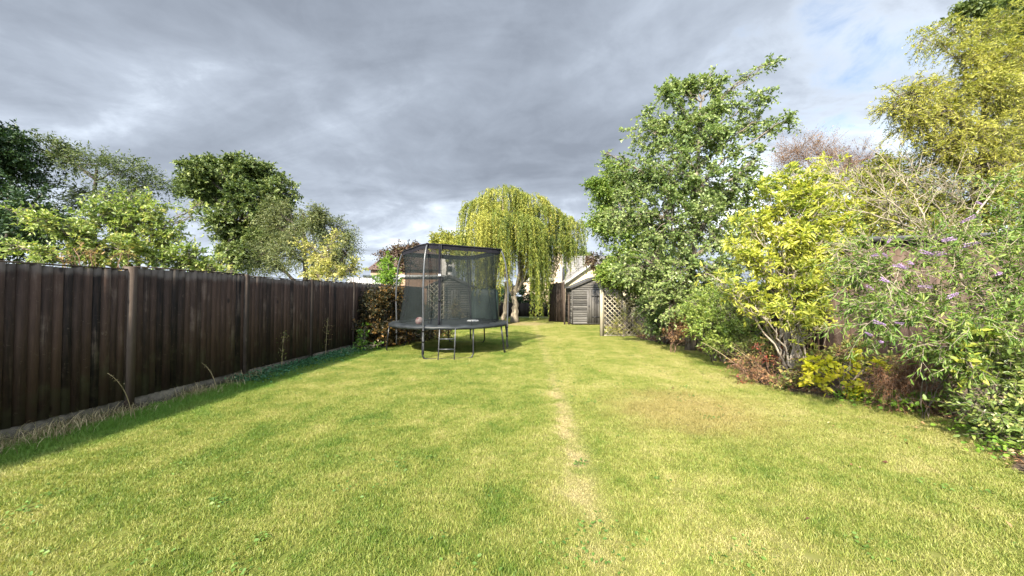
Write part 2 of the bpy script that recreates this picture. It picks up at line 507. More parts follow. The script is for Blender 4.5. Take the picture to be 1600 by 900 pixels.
M = {
    'grass': grass_mat(), 'turf': turf_mat(), 'soil': soil_mat(), 'far': far_ground_mat(), 'net': net_mat(),
    'fence': wood_mat('dark_fence_wood', (0.005, 0.0034, 0.0028), (0.060, 0.036, 0.026), (0.15, 0.115, 0.092), wornamt=0.7),
    'post': wood_mat('fence_post_wood', (0.022, 0.016, 0.012), (0.075, 0.055, 0.042), (0.15, 0.125, 0.10)),
    'concrete': plain('gravel_board_concrete', (0.085, 0.075, 0.055), 0.95, var=0.6, scale=9, bump=0.4),
    'shedwood': wood_mat('grey_weathered_wood', (0.03, 0.029, 0.027), (0.125, 0.12, 0.11), (0.018, 0.017, 0.016), axis='X'),
    'shedvert': wood_mat('grey_weathered_boards', (0.028, 0.027, 0.025), (0.105, 0.10, 0.092), (0.018, 0.017, 0.016), axis='Z'),
    'felt': plain('roofing_felt', (0.05, 0.052, 0.055), 0.95, var=0.4, scale=14, bump=0.3),
    'brownboard': wood_mat('brown_wall_boards', (0.030, 0.019, 0.014), (0.092, 0.062, 0.046), (0.15, 0.115, 0.095), wornamt=0.6),
    'trelliswood': wood_mat('trellis_wood', (0.16, 0.145, 0.105), (0.40, 0.36, 0.27), (0.10, 0.095, 0.075), axis='Z'),
    'darkboard': wood_mat('very_dark_boards', (0.012, 0.010, 0.008), (0.04, 0.032, 0.026)),
    'greyboard': wood_mat('pale_grey_boards', (0.22, 0.22, 0.22), (0.42, 0.42, 0.42), (0.15, 0.15, 0.15)),
    'steel': plain('black_steel', (0.022, 0.023, 0.025), 0.35, 0.6, 0.3, 10),
    'galv': plain('grey_steel', (0.055, 0.058, 0.062), 0.35, 0.25, 0.3, 10),
    'foam': plain('dark_foam_sleeve', (0.010, 0.010, 0.014), 0.9, 0, 0.3, 6, 0.15),
    'pad': plain('grey_vinyl_pad', (0.016, 0.019, 0.021), 0.5, 0, 0.4, 4, 0.3, bump=0.2),
    'mat': plain('black_jump_mat', (0.025, 0.027, 0.03), 0.6, 0, 0.2),
    'white': plain('white_plastic', (0.78, 0.78, 0.76), 0.5, 0, 0.05),
    'pink': None,
    'cream': plain('cream_render', (0.56, 0.47, 0.31), 0.9, 0, 0.06, 3),
    'pale': plain('pale_render', (0.62, 0.60, 0.56), 0.9, 0, 0.08, 3),
    'whitepaint': plain('white_painted_board', (0.45, 0.45, 0.43), 0.5, 0, 0.06, 5),
    'chimney': plain('buff_brick', (0.50, 0.40, 0.29), 0.9, 0, 0.2, 12),
    'tile': tile_mat('grey_roof_tiles', (0.15, 0.145, 0.135), (0.22, 0.21, 0.195), 0.34, 0.21),
    'redtile': tile_mat('brown_roof_tiles', (0.065, 0.040, 0.032), (0.105, 0.065, 0.05), 0.34, 0.21),
    'glass': plain('window_glass', (0.03, 0.035, 0.04), 0.1, 0, 0.1),
    'brick': plain('brown_brick_wall', (0.24, 0.15, 0.10), 0.9, 0, 0.3, 10),
    'tarp': plain('green_tarpaulin', (0.010, 0.026, 0.024), 0.6, 0, 0.35, 3, bump=0.3),
    'bark': bark_mat('grey_brown_bark', (0.05, 0.04, 0.03), (0.20, 0.17, 0.13)),
    'bark_pale': bark_mat('pale_bark', (0.16, 0.13, 0.10), (0.48, 0.42, 0.34)),
    'bark_twig': bark_mat('straw_grey_bark', (0.12, 0.10, 0.07), (0.34, 0.29, 0.215)),
    'bark_dark': bark_mat('dark_bark', (0.02, 0.016, 0.012), (0.07, 0.055, 0.04)),
    'twig_red': bark_mat('reddish_twigs', (0.09, 0.048, 0.03), (0.23, 0.14, 0.09)),
    'straw': leaf_mat('dry_straw', [(0.0, (0.09, 0.10, 0.03)), (0.4, (0.22, 0.18, 0.09)), (1.0, (0.44, 0.36, 0.22))], 0.2, 0.7, 0.2),
    'litter': leaf_mat('leaf_litter', [(0.0, (0.07, 0.035, 0.02)), (0.4, (0.20, 0.10, 0.05)), (0.75, (0.34, 0.21, 0.11)), (1.0, (0.46, 0.36, 0.20))], 0.1, 0.7, 0.2),
    'flower': leaf_mat('lilac_petals', [(0.0, (0.17, 0.10, 0.24)), (0.5, (0.33, 0.22, 0.41)), (1.0, (0.50, 0.39, 0.54))], 0.25, 0.7, 0.2, 1.0),
    'redfruit': leaf_mat('red_leaves', [(0.0, (0.10, 0.015, 0.012)), (0.6, (0.27, 0.035, 0.025)), (1.0, (0.36, 0.12, 0.06))], 0.25),
}


def ball_mat():
    m, t = new_mat('mottled_pink_ball')
    tc_ = t.n('ShaderNodeTexCoord').outputs['Object']
    vo = t.n('ShaderNodeTexVoronoi', ins={'Scale': 9.0})
    t.nt.links.new(tc_, vo.inputs['Vector'])
    c = t.ramp(vo.outputs['Distance'], [(0.25, (0.36, 0.10, 0.11)), (0.45, (0.55, 0.40, 0.38))])
    pb = t.n('ShaderNodeBsdfPrincipled', ins={'Base Color': c, 'Roughness': 0.4})
    t.out(pb.outputs[0])
    return m


M['pink'] = ball_mat()

# foliage colours: (tint 0 ... tint 1)
LEAF = {
    'conifer': leaf_mat('dark_evergreen_leaves', [(0, (0.008, 0.022, 0.010)), (0.5, (0.022, 0.05, 0.018)), (1, (0.06, 0.10, 0.03))], 0.15),
    'olive': leaf_mat('olive_grey_leaves', [(0, (0.03, 0.05, 0.018)), (0.5, (0.085, 0.115, 0.045)), (1, (0.16, 0.19, 0.075))], 0.3),
    'apple': leaf_mat('apple_leaves', [(0, (0.08, 0.14, 0.03)), (0.4, (0.19, 0.26, 0.06)), (0.8, (0.32, 0.38, 0.11)), (1, (0.46, 0.43, 0.15))], 0.4, 0.4, 0.5),
    'oak': leaf_mat('dark_green_leaves', [(0, (0.03, 0.055, 0.016)), (0.5, (0.085, 0.125, 0.035)), (1, (0.22, 0.26, 0.08))], 0.25),
    'feather': leaf_mat('feathery_olive_leaves', [(0, (0.04, 0.06, 0.02)), (0.5, (0.12, 0.145, 0.055)), (1, (0.22, 0.23, 0.09))], 0.3),
    'yellowsmall': leaf_mat('yellowing_leaves', [(0, (0.18, 0.21, 0.04)), (0.5, (0.36, 0.36, 0.09)), (1, (0.52, 0.45, 0.20))], 0.4),
    'lime': leaf_mat('lime_green_leaves', [(0, (0.06, 0.13, 0.015)), (0.5, (0.13, 0.24, 0.025)), (1, (0.22, 0.32, 0.04))], 0.4),
    'plum': leaf_mat('purple_brown_leaves', [(0, (0.03, 0.018, 0.013)), (0.5, (0.085, 0.045, 0.03)), (1, (0.15, 0.14, 0.055))], 0.25),
    'willow': leaf_mat('weeping_willow_leaves', [(0, (0.03, 0.06, 0.012)), (0.45, (0.14, 0.18, 0.026)), (1, (0.36, 0.35, 0.065))], 0.35),
    'bronze': leaf_mat('bronze_hedge_leaves', [(0, (0.010, 0.014, 0.006)), (0.5, (0.030, 0.030, 0.011)), (0.8, (0.12, 0.07, 0.018)), (1, (0.24, 0.125, 0.03))], 0.2),
    'birch': leaf_mat('mid_green_leaves', [(0, (0.07, 0.12, 0.03)), (0.5, (0.17, 0.235, 0.07)), (1, (0.31, 0.36, 0.14))], 0.35, 0.42, 0.4),
    'hazel': leaf_mat('fresh_green_leaves', [(0, (0.07, 0.13, 0.02)), (0.5, (0.165, 0.245, 0.045)), (1, (0.30, 0.35, 0.085))], 0.38, 0.45, 0.45),
    'golden': leaf_mat('golden_yellow_leaves', [(0, (0.13, 0.19, 0.03)), (0.35, (0.35, 0.39, 0.06)), (1, (0.60, 0.58, 0.13))], 0.42, 0.4, 0.4),
    'lemon': leaf_mat('lemon_yellow_leaves', [(0, (0.34, 0.38, 0.02)), (0.5, (0.52, 0.50, 0.03)), (1, (0.62, 0.52, 0.08))], 0.4, 0.4, 0.4),
    'oakweed': leaf_mat('turf_weed_leaves', [(0, (0.05, 0.11, 0.02)), (0.5, (0.11, 0.19, 0.035)), (1, (0.20, 0.25, 0.06))], 0.3),
    'corkscrew': leaf_mat('ochre_green_willow_leaves', [(0, (0.10, 0.13, 0.02)), (0.45, (0.27, 0.285, 0.05)), (1, (0.47, 0.44, 0.10))], 0.4),
    'buddleia': leaf_mat('grey_green_long_leaves', [(0, (0.055, 0.12, 0.02)), (0.5, (0.14, 0.22, 0.042)), (1, (0.30, 0.33, 0.09))], 0.35),
    'corner': leaf_mat('glossy_shrub_leaves', [(0, (0.05, 0.095, 0.02)), (0.5, (0.14, 0.20, 0.045)), (0.85, (0.25, 0.29, 0.075)), (1, (0.38, 0.34, 0.12))], 0.32, 0.4, 0.5),
    'mixed': leaf_mat('mixed_border_leaves', [(0, (0.05, 0.085, 0.018)), (0.45, (0.15, 0.18, 0.04)), (0.8, (0.26, 0.24, 0.07)), (1, (0.36, 0.22, 0.11))], 0.35),
    'hedge': leaf_mat('olive_yellow_hedge_leaves', [(0, (0.08, 0.10, 0.018)), (0.5, (0.23, 0.25, 0.04)), (1, (0.42, 0.39, 0.09))], 0.35),
    'brownfern': leaf_mat('dead_brown_fronds', [(0, (0.06, 0.028, 0.014)), (0.5, (0.16, 0.075, 0.036)), (1, (0.30, 0.17, 0.085))], 0.2, 0.7, 0.2),
    'ivy': leaf_mat('blue_green_groundcover', [(0, (0.015, 0.05, 0.02)), (0.5, (0.03, 0.10, 0.04)), (1, (0.06, 0.16, 0.07))], 0.25),
    'redtw': leaf_mat('russet_leaves', [(0, (0.11, 0.055, 0.025)), (0.5, (0.22, 0.125, 0.055)), (1, (0.34, 0.22, 0.10))], 0.3),
}

# ------------------------------------------------------------------ setting: ground, lawn, bed
BED = [G(x, y) for x, y in ((1600, 742), (1545, 692), (1490, 657), (1430, 642), (1330, 627), (1235, 613), (1180, 597), (1135, 564), (1062, 541), (1003, 531))]
BED_Y = np.array([1.0, 2.2] + [b[1] for b in BED] + [14.6, 15.2, 21.0, 30.0])
BED_X = np.array([4.3, 4.35] + [b[0] for b in BED] + [4.9, 5.0, 5.1, 5.1])


def bed_x(y):
    return np.interp(y, BED_Y, BED_X)


def fence_x(y):
    return -5.83 + 0.0988 * y


g = MB()
g.add([(-1500, -300, 0), (1500, -300, 0), (1500, 2500, 0), (-1500, 2500, 0)], [(0, 1, 2, 3)])
tag(g.build('ground', M['far']), kind='structure')

lw = MB()
ys = np.linspace(-3, 27.5, 62)
for a, b in zip(ys[:-1], ys[1:]):
    lw.add([(fence_x(a) + .02, a, .006), (bed_x(a) + .25, a, .006), (bed_x(b) + .25, b, .006), (fence_x(b) + .02, b, .006)], [(0, 1, 2, 3)])
tag(lw.build('lawn', M['turf']), kind='structure')

rng = np.random.RandomState(5)
bd = MB()
ys = np.linspace(0.5, 27, 110)
xs = np.array([0, .12, .3, .7, 1.3, 2.2, 3.5, 6.0, 9.0])
hz = np.array([.010, .03, .05, .07, .08, .09, .09, .08, .012])
vv = []
for y in ys:
    e = bed_x(y) + rng.randn() * .04
    for x, h in zip(xs, hz):
        vv.append((e + x, y, h + (rng.rand() * .05 if 0 < x < 9 else 0)))
nx = len(xs)
ff = np.array([(i * nx + k, i * nx + k + 1, (i + 1) * nx + k + 1, (i + 1) * nx + k) for i in range(len(ys) - 1) for k in range(nx - 1)])
bd.add_uniform(np.array(vv), ff, np.full(len(vv), .5))
tag(bd.build('flower_bed', M['soil'], smooth=True), kind='structure')


# grass: one tile of blades, set out over the lawn by geometry nodes
def grass(name, label, anchors, scales, tile, nblades, hmin, hmax, width, mat, seed, lean=0.5):
    r = np.random.RandomState(seed)
    n = nblades
    base = np.stack([(r.rand(n) - .5) * tile * 1.25, (r.rand(n) - .5) * tile * 1.25, np.zeros(n)], 1)
    h = hmin + (hmax - hmin) * r.rand(n) ** 1.4
    az = r.rand(n) * 2 * math.pi
    dirv = np.stack([np.cos(az), np.sin(az), np.zeros(n)], 1)
    side = np.stack([-np.sin(az), np.cos(az), np.zeros(n)], 1)
    tw = r.rand(n) * 2 * math.pi
    side = np.stack([np.cos(tw), np.sin(tw), np.zeros(n)], 1)
    ln = lean * (0.25 + r.rand(n))
    wv = width * (.7 + .6 * r.rand(n))
    up = np.array((0, 0, 1.0))
    m1 = base + dirv * (h * ln * .35)[:, None] + up * (h * .55)[:, None]
    tp = base + dirv * (h * ln * 1.1)[:, None] + up * (h * np.clip(1 - .35 * ln, .3, 1))[:, None]
    s = side * (wv / 2)[:, None]
    v = np.stack([base - s, base + s, m1 + s * .8, m1 - s * .8, tp], 1).reshape(-1, 3)
    tint = np.repeat(np.clip(.5 + .3 * r.randn(n), 0, 1), 5)
    b = np.arange(n)[:, None] * 5
    quads = b + np.array([[0, 1, 2, 3]])
    tris = b + np.array([[3, 2, 4]])
    na = len(anchors)
    me = bpy.data.meshes.new(name)
    allv = np.concatenate([v, anchors])
    me.vertices.add(len(allv))
    me.vertices.foreach_set('co', allv.astype(np.float32).ravel())
    lo = np.concatenate([quads.ravel(), tris.ravel()])
    lt = np.concatenate([np.full(n, 4), np.full(n, 3)])
    me.loops.add(len(lo))
    me.loops.foreach_set('vertex_index', lo.astype(np.int32))
    me.polygons.add(len(lt))
    st = np.zeros(len(lt), np.int32)
    st[1:] = np.cumsum(lt)[:-1]
    me.polygons.foreach_set('loop_start', st)
    me.polygons.foreach_set('loop_total', lt.astype(np.int32))
    me.update(calc_edges=True)
    for nm, tp_, val in (('tint', 'FLOAT', np.concatenate([tint, np.full(na, .5)])), ('anchor', 'FLOAT', np.concatenate([np.zeros(len(v)), np.ones(na)]))):
        at = me.attributes.new(nm, tp_, 'POINT')
        at.data.foreach_set('value', val.astype(np.float32))
    at = me.attributes.new('blade_scale', 'FLOAT_VECTOR', 'POINT')
    at.data.foreach_set('vector', np.concatenate([np.ones((len(v), 3)), scales]).astype(np.float32).ravel())
    me.materials.append(mat)
    o = bpy.data.objects.new(name, me)
    COL.objects.link(o)
    tag(o, label, 'grass', kind='stuff')
    ng = bpy.data.node_groups.new('spread_' + name, 'GeometryNodeTree')
    ng.interface.new_socket('Geometry', in_out='INPUT', socket_type='NodeSocketGeometry')
    ng.interface.new_socket('Geometry', in_out='OUTPUT', socket_type='NodeSocketGeometry')
    N = ng.nodes.new
    L = ng.links.new
    gi, go = N('NodeGroupInput'), N('NodeGroupOutput')
    at_ = N('GeometryNodeInputNamedAttribute')
    at_.data_type = 'FLOAT'
    at_.inputs['Name'].default_value = 'anchor'
    cmp_ = N('FunctionNodeCompare')
    cmp_.data_type = 'FLOAT'
    cmp_.operation = 'GREATER_THAN'
    cmp_.inputs[1].default_value = 0.5
    sg = N('GeometryNodeSeparateGeometry')
    sg.domain = 'POINT'
    iop = N('GeometryNodeInstanceOnPoints')
    rv = N('FunctionNodeRandomValue')
    rv.data_type = 'FLOAT_VECTOR'
    rv.inputs[0].default_value = (0, 0, 0)
    rv.inputs[1].default_value = (0, 0, 6.2832)
    sc_ = N('GeometryNodeInputNamedAttribute')
    sc_.data_type = 'FLOAT_VECTOR'
    sc_.inputs['Name'].default_value = 'blade_scale'
    L(at_.outputs[0], cmp_.inputs[0])
    L(gi.outputs[0], sg.inputs[0])
    L(cmp_.outputs[0], sg.inputs[1])
    L(sg.outputs[0], iop.inputs['Points'])
    L(sg.outputs[1], iop.inputs['Instance'])
    L(rv.outputs[0], iop.inputs['Rotation'])
    L(sc_.outputs[0], iop.inputs['Scale'])
    L(iop.outputs[0], go.inputs[0])
    md = o.modifiers.new('spread', 'NODES')
    md.node_group = ng
    return o


r = np.random.RandomState(11)
anch, scl = [], []
step = 0.25
for yy in np.arange(0.9, 27.4, step):
    for xx in np.arange(-6, 6, step):
        x, y = xx + r.uniform(-.05, .05), yy + r.uniform(-.05, .05)
        dl, dr = x - fence_x(y), bed_x(y) - x
        if dl < 0.12 or dr < 0.02 or abs(x) > 1.55 * y + .6:
            continue
        hs = 0.75 + .5 * r.rand() ** 2
        if dl < .9:
            hs *= 1.0 + 1.9 * (1 - dl / .9)
        dtr = abs(x - (0.47 + .042 * y))
        if dtr < .2 and y > 2.5:
            hs *= 0.62
        if math.hypot(x - .6, y - 21.3) < 1.3:
            hs *= .45
        if dr < .25:
            hs *= 1.3
        anch.append((x, y, .006))
        scl.append((1, 1, hs))
grass('lawn_grass', 'short mown yellow green lawn grass with a worn straw coloured trail down it', np.array(anch), np.array(scl), step, 1150, .013, .040, .0036, M['grass'], 3, 0.9)


# ------------------------------------------------------------------ timber fences and sheds
def board_wall(mb, A, B, z0, z1, r, width=.102, side=1, jitter=.014, z1b=None, gap=.008):
    """overlapping upright feather edge boards from A to B; side=+1: the face looks to the right of A->B"""
    A, B = np.array(A[:2], float), np.array(B[:2], float)
    d = B - A
    L = np.linalg.norm(d)
    d = d / L
    nn = np.array((d[1], -d[0])) * side
    a_, b_ = A - nn * .010, A + d * L - nn * .010
    mb.bar((a_[0], a_[1], (z0 + z1) / 2), (b_[0], b_[1], (z0 + z1) / 2), .008, z1 - z0 - .03, tint=.1)  # dark backing sheet added so the gaps between boards read as shaded
    x = 0.0
    while x < L - .02:
        wd = min(width * r.uniform(.78, 1.2), L - x)
        zt = z1 + ((z1b - z1) * (x + wd / 2) / L if z1b is not None else 0) + r.uniform(-jitter, jitter)
        t0, t1 = .002 + r.uniform(0, .006), .032 + r.uniform(0, .016)
        lean = r.uniform(-.004, .004)
        p0, p1 = A + d * x, A + d * (x + wd - gap)
        v = []
        for z in (z0, zt):
            o = lean * (1 if z == zt else -1)
            for p, n_ in ((p0, o - .004), (p1, o - .004), (p1, t1 + o), (p0, t0 + o)):
                q = p + nn * n_
                v.append((q[0], q[1], z))
        mb.hexa(v, r.rand() ** .8)
        x += wd


def board_fence(name, label, A, B, spacing, H, wood, post_m, gravel=None, seed=1, first=0.0, post_h=.035, side=1):
    A, B = np.array(A, float), np.array(B, float)
    L = np.linalg.norm(B - A)
    d = (B - A) / L
    r = np.random.RandomState(seed)
    root = thing(name, label, 'fence', (A[0], A[1], 0))
    nn = np.array((d[1], -d[0])) * side
    rz = math.atan2(d[1], d[0])
    gh = .17 if gravel else .03
    s = first
    stations = []
    while s < L + .01:
        stations.append(s)
        s += spacing
    for i, s in enumerate(stations):
        p = A + d * s + nn * .012
        mb = MB()
        hz_ = H + post_h + r.uniform(-.015, .02)
        mb.box((p[0], p[1], hz_ / 2 - .05), (.095, .10, hz_ + .1), rz, r.rand())
        mb.build('post', post_m, root)
        if i + 1 < len(stations):
            q0, q1 = A + d * (s + .05), A + d * (stations[i + 1] - .05)
            hh = H + r.uniform(-.03, .03)
            pb = MB()
            board_wall(pb, q0, q1, gh + .004, hh, r, side=side)
            back = MB()
            for z in (.35, 1.0, H - .25):
                if z < H - .1:
                    pb.bar((q0[0] - nn[0] * .03, q0[1] - nn[1] * .03, z), (q1[0] - nn[0] * .03, q1[1] - nn[1] * .03, z), .04, .07, tint=.4)
            panel = pb.build('fence_panel', wood, root)
            cb = MB()
            c0, c1 = q0 + nn * .008, q1 + nn * .008
            cb.bar((c0[0], c0[1], hh + .014), (c1[0], c1[1], hh + .014), .05, .016, tint=r.rand())
            cb.build('capping_rail', post_m, root)
            if gravel:
                gb = MB()
                g0, g1 = q0 - nn * .005, q1 - nn * .005
                gb.bar((g0[0], g0[1], gh / 2 - .01), (g1[0], g1[1], gh / 2 - .01), .045, gh + .02)
                gb.build('gravel_board', gravel, root)
    return root


fy = 5.18 - 1.96 * 4
board_fence('garden_fence', 'tall dark brown boarded fence with low concrete boards along the edge of the lawn', (fence_x(fy), fy), (fence_x(17.0), 17.0), 1.96, 1.975, M['fence'], M['post'], M['concrete'], seed=3)

# low dark fence across the far end, and tall boards beside the shed
board_fence('low_fence', 'low dark boarded fence in shade at the far end behind the weeping willow', (XY(690, 28.5), 28.5), (XY(884, 28.5), 28.5), 1.9, 1.05, M['darkboard'], M['darkboard'], None, seed=8, post_h=.02, side=1)
board_fence('board_screen', 'tall narrow dark plank fence between the low far fence and the open shed side', (XY(859, 23.2), 23.2), (XY(886, 22.2), 22.2), .56, 2.38, M['post'], M['post'], None, seed=9, post_h=.1, side=1)


def timber_shed(name, label, px0, px1, pxa, Y, depth, yeave, yapex, door_px, trellis=False, seed=1):
    """gable-fronted shed facing the camera"""
    r = np.random.RandomState(seed)
    x0, x1, xa = XY(px0, Y), XY(px1, Y), XY(pxa, Y)
    ze, za = P(0, yeave, Y)[2], P(0, yapex, Y)[2]
    root = thing(name, label, 'shed', ((x0 + x1) / 2, Y, 0))
    mb = MB()

    def roofz(x):
        return ze + (za - ze) * ((x - x0) / (xa - x0) if x < xa else (x1 - x) / (x1 - xa))
    zz = .08
    hgt = .125
    d0, d1 = XY(door_px[0], Y), XY(door_px[1], Y)
    while zz < za - .06:
        z2 = zz + hgt
        # clip the board under the roof slope
        top = min(z2, za - .02)
        lx = x0 if top < ze else x0 + (xa - x0) * (top - ze) / (za - ze)
        rx = x1 if top < ze else x1 - (x1 - xa) * (top - ze) / (za - ze)
        if rx - lx > .05:
            t0, t1 = .038, .006
            v = [(lx, Y - t0, zz), (rx, Y - t0, zz), (rx, Y + .02, zz), (lx, Y + .02, zz), (lx, Y - t1, top), (rx, Y - t1, top), (rx, Y + .02, top), (lx, Y + .02, top)]
            mb.hexa(v, r.rand())
        # side walls
        if z2 < ze + .02:
            for xs_, sg in ((x0, -1), (x1, 1)):
                mb.hexa([(xs_ - sg * .02, Y + .03, zz), (xs_ + sg * .024, Y + .03, zz), (xs_ + sg * .024, Y + depth, zz), (xs_ - sg * .02, Y + depth, zz), (xs_ - sg * .02, Y + .03, z2), (xs_ + sg * .008, Y + .03, z2), (xs_ + sg * .008, Y + depth, z2), (xs_ - sg * .02, Y + depth, z2)], r.rand())
        zz = z2
    mb.add([(x0, Y + depth, .08), (x1, Y + depth, .08), (x1, Y + depth, ze), (xa, Y + depth, za), (x0, Y + depth, ze)], [(0, 1, 2, 3, 4)])
    mb.build('wall', M['shedwood'], root)
    rf = MB()
    ov = .14
    for xs_, sg in ((x0, -1), (x1, 1)):
        sl = (za - ze) / abs(xa - xs_)
        ex, ez = xs_ + sg * ov, ze - sl * ov
        rf.hexa([(xa, Y - .12, za + .02), (ex, Y - .12, ez + .02), (ex, Y + depth + .1, ez + .02), (xa, Y + depth + .1, za + .02), (xa, Y - .12, za + .06), (ex, Y - .12, ez + .06), (ex, Y + depth + .1, ez + .06), (xa, Y + depth + .1, za + .06)], .5)
    rf.build('roof', M['felt'], root)
    bb = MB()
    for xs_, sg in ((x0, -1), (x1, 1)):
        sl = (za - ze) / abs(xa - xs_)
        bb.bar((xa, Y - .10, za - .03), (xs_ + sg * .1, Y - .10, ze - sl * .1 - .03), .02, .09, tint=.2)
    bb.build('bargeboard', M['shedvert'], root)
    dm = MB()
    zt = min(1.95, min(roofz(d0), roofz(d1)) - .08)
    board_wall(dm, (d0, Y - .030), (d1, Y - .030), .12, zt, r, width=.14, side=1)
    dr = dm.build('door', M['shedvert'], root)
    tag(dr, 'door of upright grey boards')
    hd = MB()
    hd.box((d0 + .1, Y - .065, 1.05), (.05, .03, .12))
    hd.build('handle', M['steel'], dr)
    for z in (.45, 1.6):
        hd = MB()
        hd.bar((d0 + .25, Y - .062, z), (d1 - .02, Y - .062, z), .012, .05)
        hd.build('hinge', M['steel'], dr)
    fl = MB()
    fl.box(((x0 + x1) / 2, Y + depth / 2, .03), (abs(x1 - x0) - .06, depth - .06, .1))
    fl.build('floor_frame', M['darkboard'], root)
    for xs_ in (x0, x1):
        cm = MB()
        cm.box((xs_, Y - .034, (.06 + ze) / 2), (.06, .025, ze - .1))
        cm.build('corner_post', M['shedvert'], root)
    return root


timber_shed('timber_shed', 'weathered grey wooden shed with plank door between the willow and the trellis', 894, 972, 931, 20.4, 2.4, 449, 433, (917, 938), seed=4)
sh2 = timber_shed('timber_shed', 'grey wooden shed with pitched roof seen through the trampoline net', 668, 738, 702, 20.4, 2.4, 448, 431, (705, 719), seed=6)

# lean-to posts beside the shed: pale poles leaning on its side
for px, hgt, lb in ((882, 2.0, 'dark rough pole leaning on the dark plank fence beside the shed'), (888.5, 1.7, 'short dark pole leaning on the side of the grey shed')):
    mb = MB()
    b = P(px, 463, 20.6)
    mb.tube([(b[0], 20.6, 0), (b[0] + .03, 20.75, hgt * .5), (b[0] + .05, 20.9, hgt)], .05, 7)
    tag(mb.build('wooden_pole', M['post'], loc=(b[0], 20.6, 0)), lb, 'pole')

# trellis panel and its post
TY = 14.7
tr = thing('trellis', 'diamond lattice wooden trellis panel with a thick post at the edge of the bed', 'trellis', (XY(972, TY), TY, 0))
pm = MB()
xp = XY(940, TY)
zt_ = P(0, 440, TY)[2]
pm.box((xp, TY, zt_ / 2), (.13, .12, zt_), 0, .6)
pm.box((xp, TY, zt_ + .015), (.15, .14, .03), 0, .4)
pm.build('post', M['trelliswood'], tr)
x0, x1 = xp + .08, XY(1012, TY)
z0, z1 = .06, P(0, 448, TY)[2]
lat = MB()
stp = .19
for sgn, yo in ((1, -.006), (-1, .006)):
    c = -2.6
    while c < 4.6:
        pts = []
        # line z - z0 = sgn*(x - x0 - c)
        for x in np.linspace(x0, x1, 160):
            z = z0 + sgn * (x - x0 - c) + (0 if sgn > 0 else 0)
            if z0 <= z <= z1:
                pts.append((x, TY + yo, z))
        if len(pts) > 3:
            lat.bar(pts[0], pts[-1], .030, .010, up=(0, 1, 0), tint=np.random.RandomState(int(c * 100) % 1000).rand())
        c += stp
lat.build('lattice', M['trelliswood'], tr)
frm = MB()
frm.bar((x0, TY, z0 - .02), (x1, TY, z0 - .02), .04, .04)
frm.bar((x0, TY, z1 + .02), (x1, TY, z1 + .02), .04, .04)
frm.bar((x0 - .0, TY, z0), (x0 - .0, TY, z1), .032, .036, up=(0, 1, 0))
frm.bar((x1, TY, z0), (x1, TY, z1), .04, .036, up=(0, 1, 0))
frm.build('frame', M['trelliswood'], tr)
p2 = MB()
p2.box((x1 + .09, TY, zt_ / 2 - .05), (.1, .1, zt_ - .1), 0, .4)
p2.build('post', M['trelliswood'], tr)

# small lattice panel standing in front of the left shed
LY = 20.1
t2 = thing('lattice_panel', 'small diamond lattice panel against the left shed seen through the trampoline net', 'trellis', (XY(681, LY), LY, 0))
x0, x1, z0, z1 = XY(671, LY), XY(693, LY), .3, P(0, 443, LY)[2]
lat = MB()
for sgn, yo in ((1, -.006), (-1, .006)):
    c = -3.0
    while c < 4.6:
        pts = [(x, LY + yo, z0 + sgn * (x - x0 - c)) for x in np.linspace(x0, x1, 80) if z0 <= z0 + sgn * (x - x0 - c) <= z1]
        if len(pts) > 3:
            lat.bar(pts[0], pts[-1], .035, .010, up=(0, 1, 0))
        c += .26
lat.build('lattice', M['trelliswood'], t2)
for x in (x0 - .02, x1 + .02):
    pm = MB()
    pm.box((x, LY, z1 / 2), (.05, .05, z1 + .02))
    pm.build('post', M['trelliswood'], t2)

# brown boarded outbuilding behind the flowering shrub
r = np.random.RandomState(21)
OA, OB = P(1290, 463, 7.3), P(1690, 463, 6.3)
OA, OB = OA[:2], OB[:2]
ob_ = thing('brown_outbuilding', 'low brown boarded outbuilding half hidden behind the lilac flowering shrub', 'outbuilding', (OA[0], OA[1], 0))
d = (OB - OA) / np.linalg.norm(OB - OA)
nb = np.array((-d[1], d[0]))
zt_ = 2.55
mb = MB()
board_wall(mb, OA, OB, .06, zt_, r, width=.14)
mb.build('wall', M['brownboard'], ob_)
sm = MB()
board_wall(sm, OA + nb * 2.4, OA, .06, zt_, r, width=.14)
sm.build('side_wall', M['brownboard'], ob_)
sm = MB()
board_wall(sm, OB, OB + nb * 2.4, .06, zt_, r, width=.14)
sm.build('side_wall', M['brownboard'], ob_)
rf = MB()
a0, b0 = OA - d * .15 - nb * .22, OB + d * .15 - nb * .22
a1, b1 = OA - d * .15 + nb * 2.6, OB + d * .15 + nb * 2.6
rf.hexa([(*a0, zt_ + .10), (*b0, zt_ + .10), (*b1, zt_ + .02), (*a1, zt_ + .02), (*a0, zt_ + .16), (*b0, zt_ + .16), (*b1, zt_ + .08), (*a1, zt_ + .08)])
rf.build('roof', M['felt'], ob_)
fm = MB()
fm.bar((*(OA + nb * .05), zt_ + .05), (*(OB + nb * .05), zt_ + .05), .06, .1)
fm.build('eaves_board', M['darkboard'], ob_)

# boundary fence on the right, behind the planting
board_fence('boundary_fence', 'brown boarded fence glimpsed through the leaves behind the tall green tree', (7.3, 9.6), (7.9, 22.5), 1.85, 1.9, M['brownboard'], M['post'], None, seed=14, side=-1)

# ------------------------------------------------------------------ houses beyond
def quad_slab(mb, pts, th, tint=.5):
    pts = np.array(pts, float)
    n = nrm(np.cross(pts[1] - pts[0], pts[3] - pts[0]))
    if n[2] < 0:
        n = -n
    mb.hexa(list(pts) + list(pts + n * th), tint)


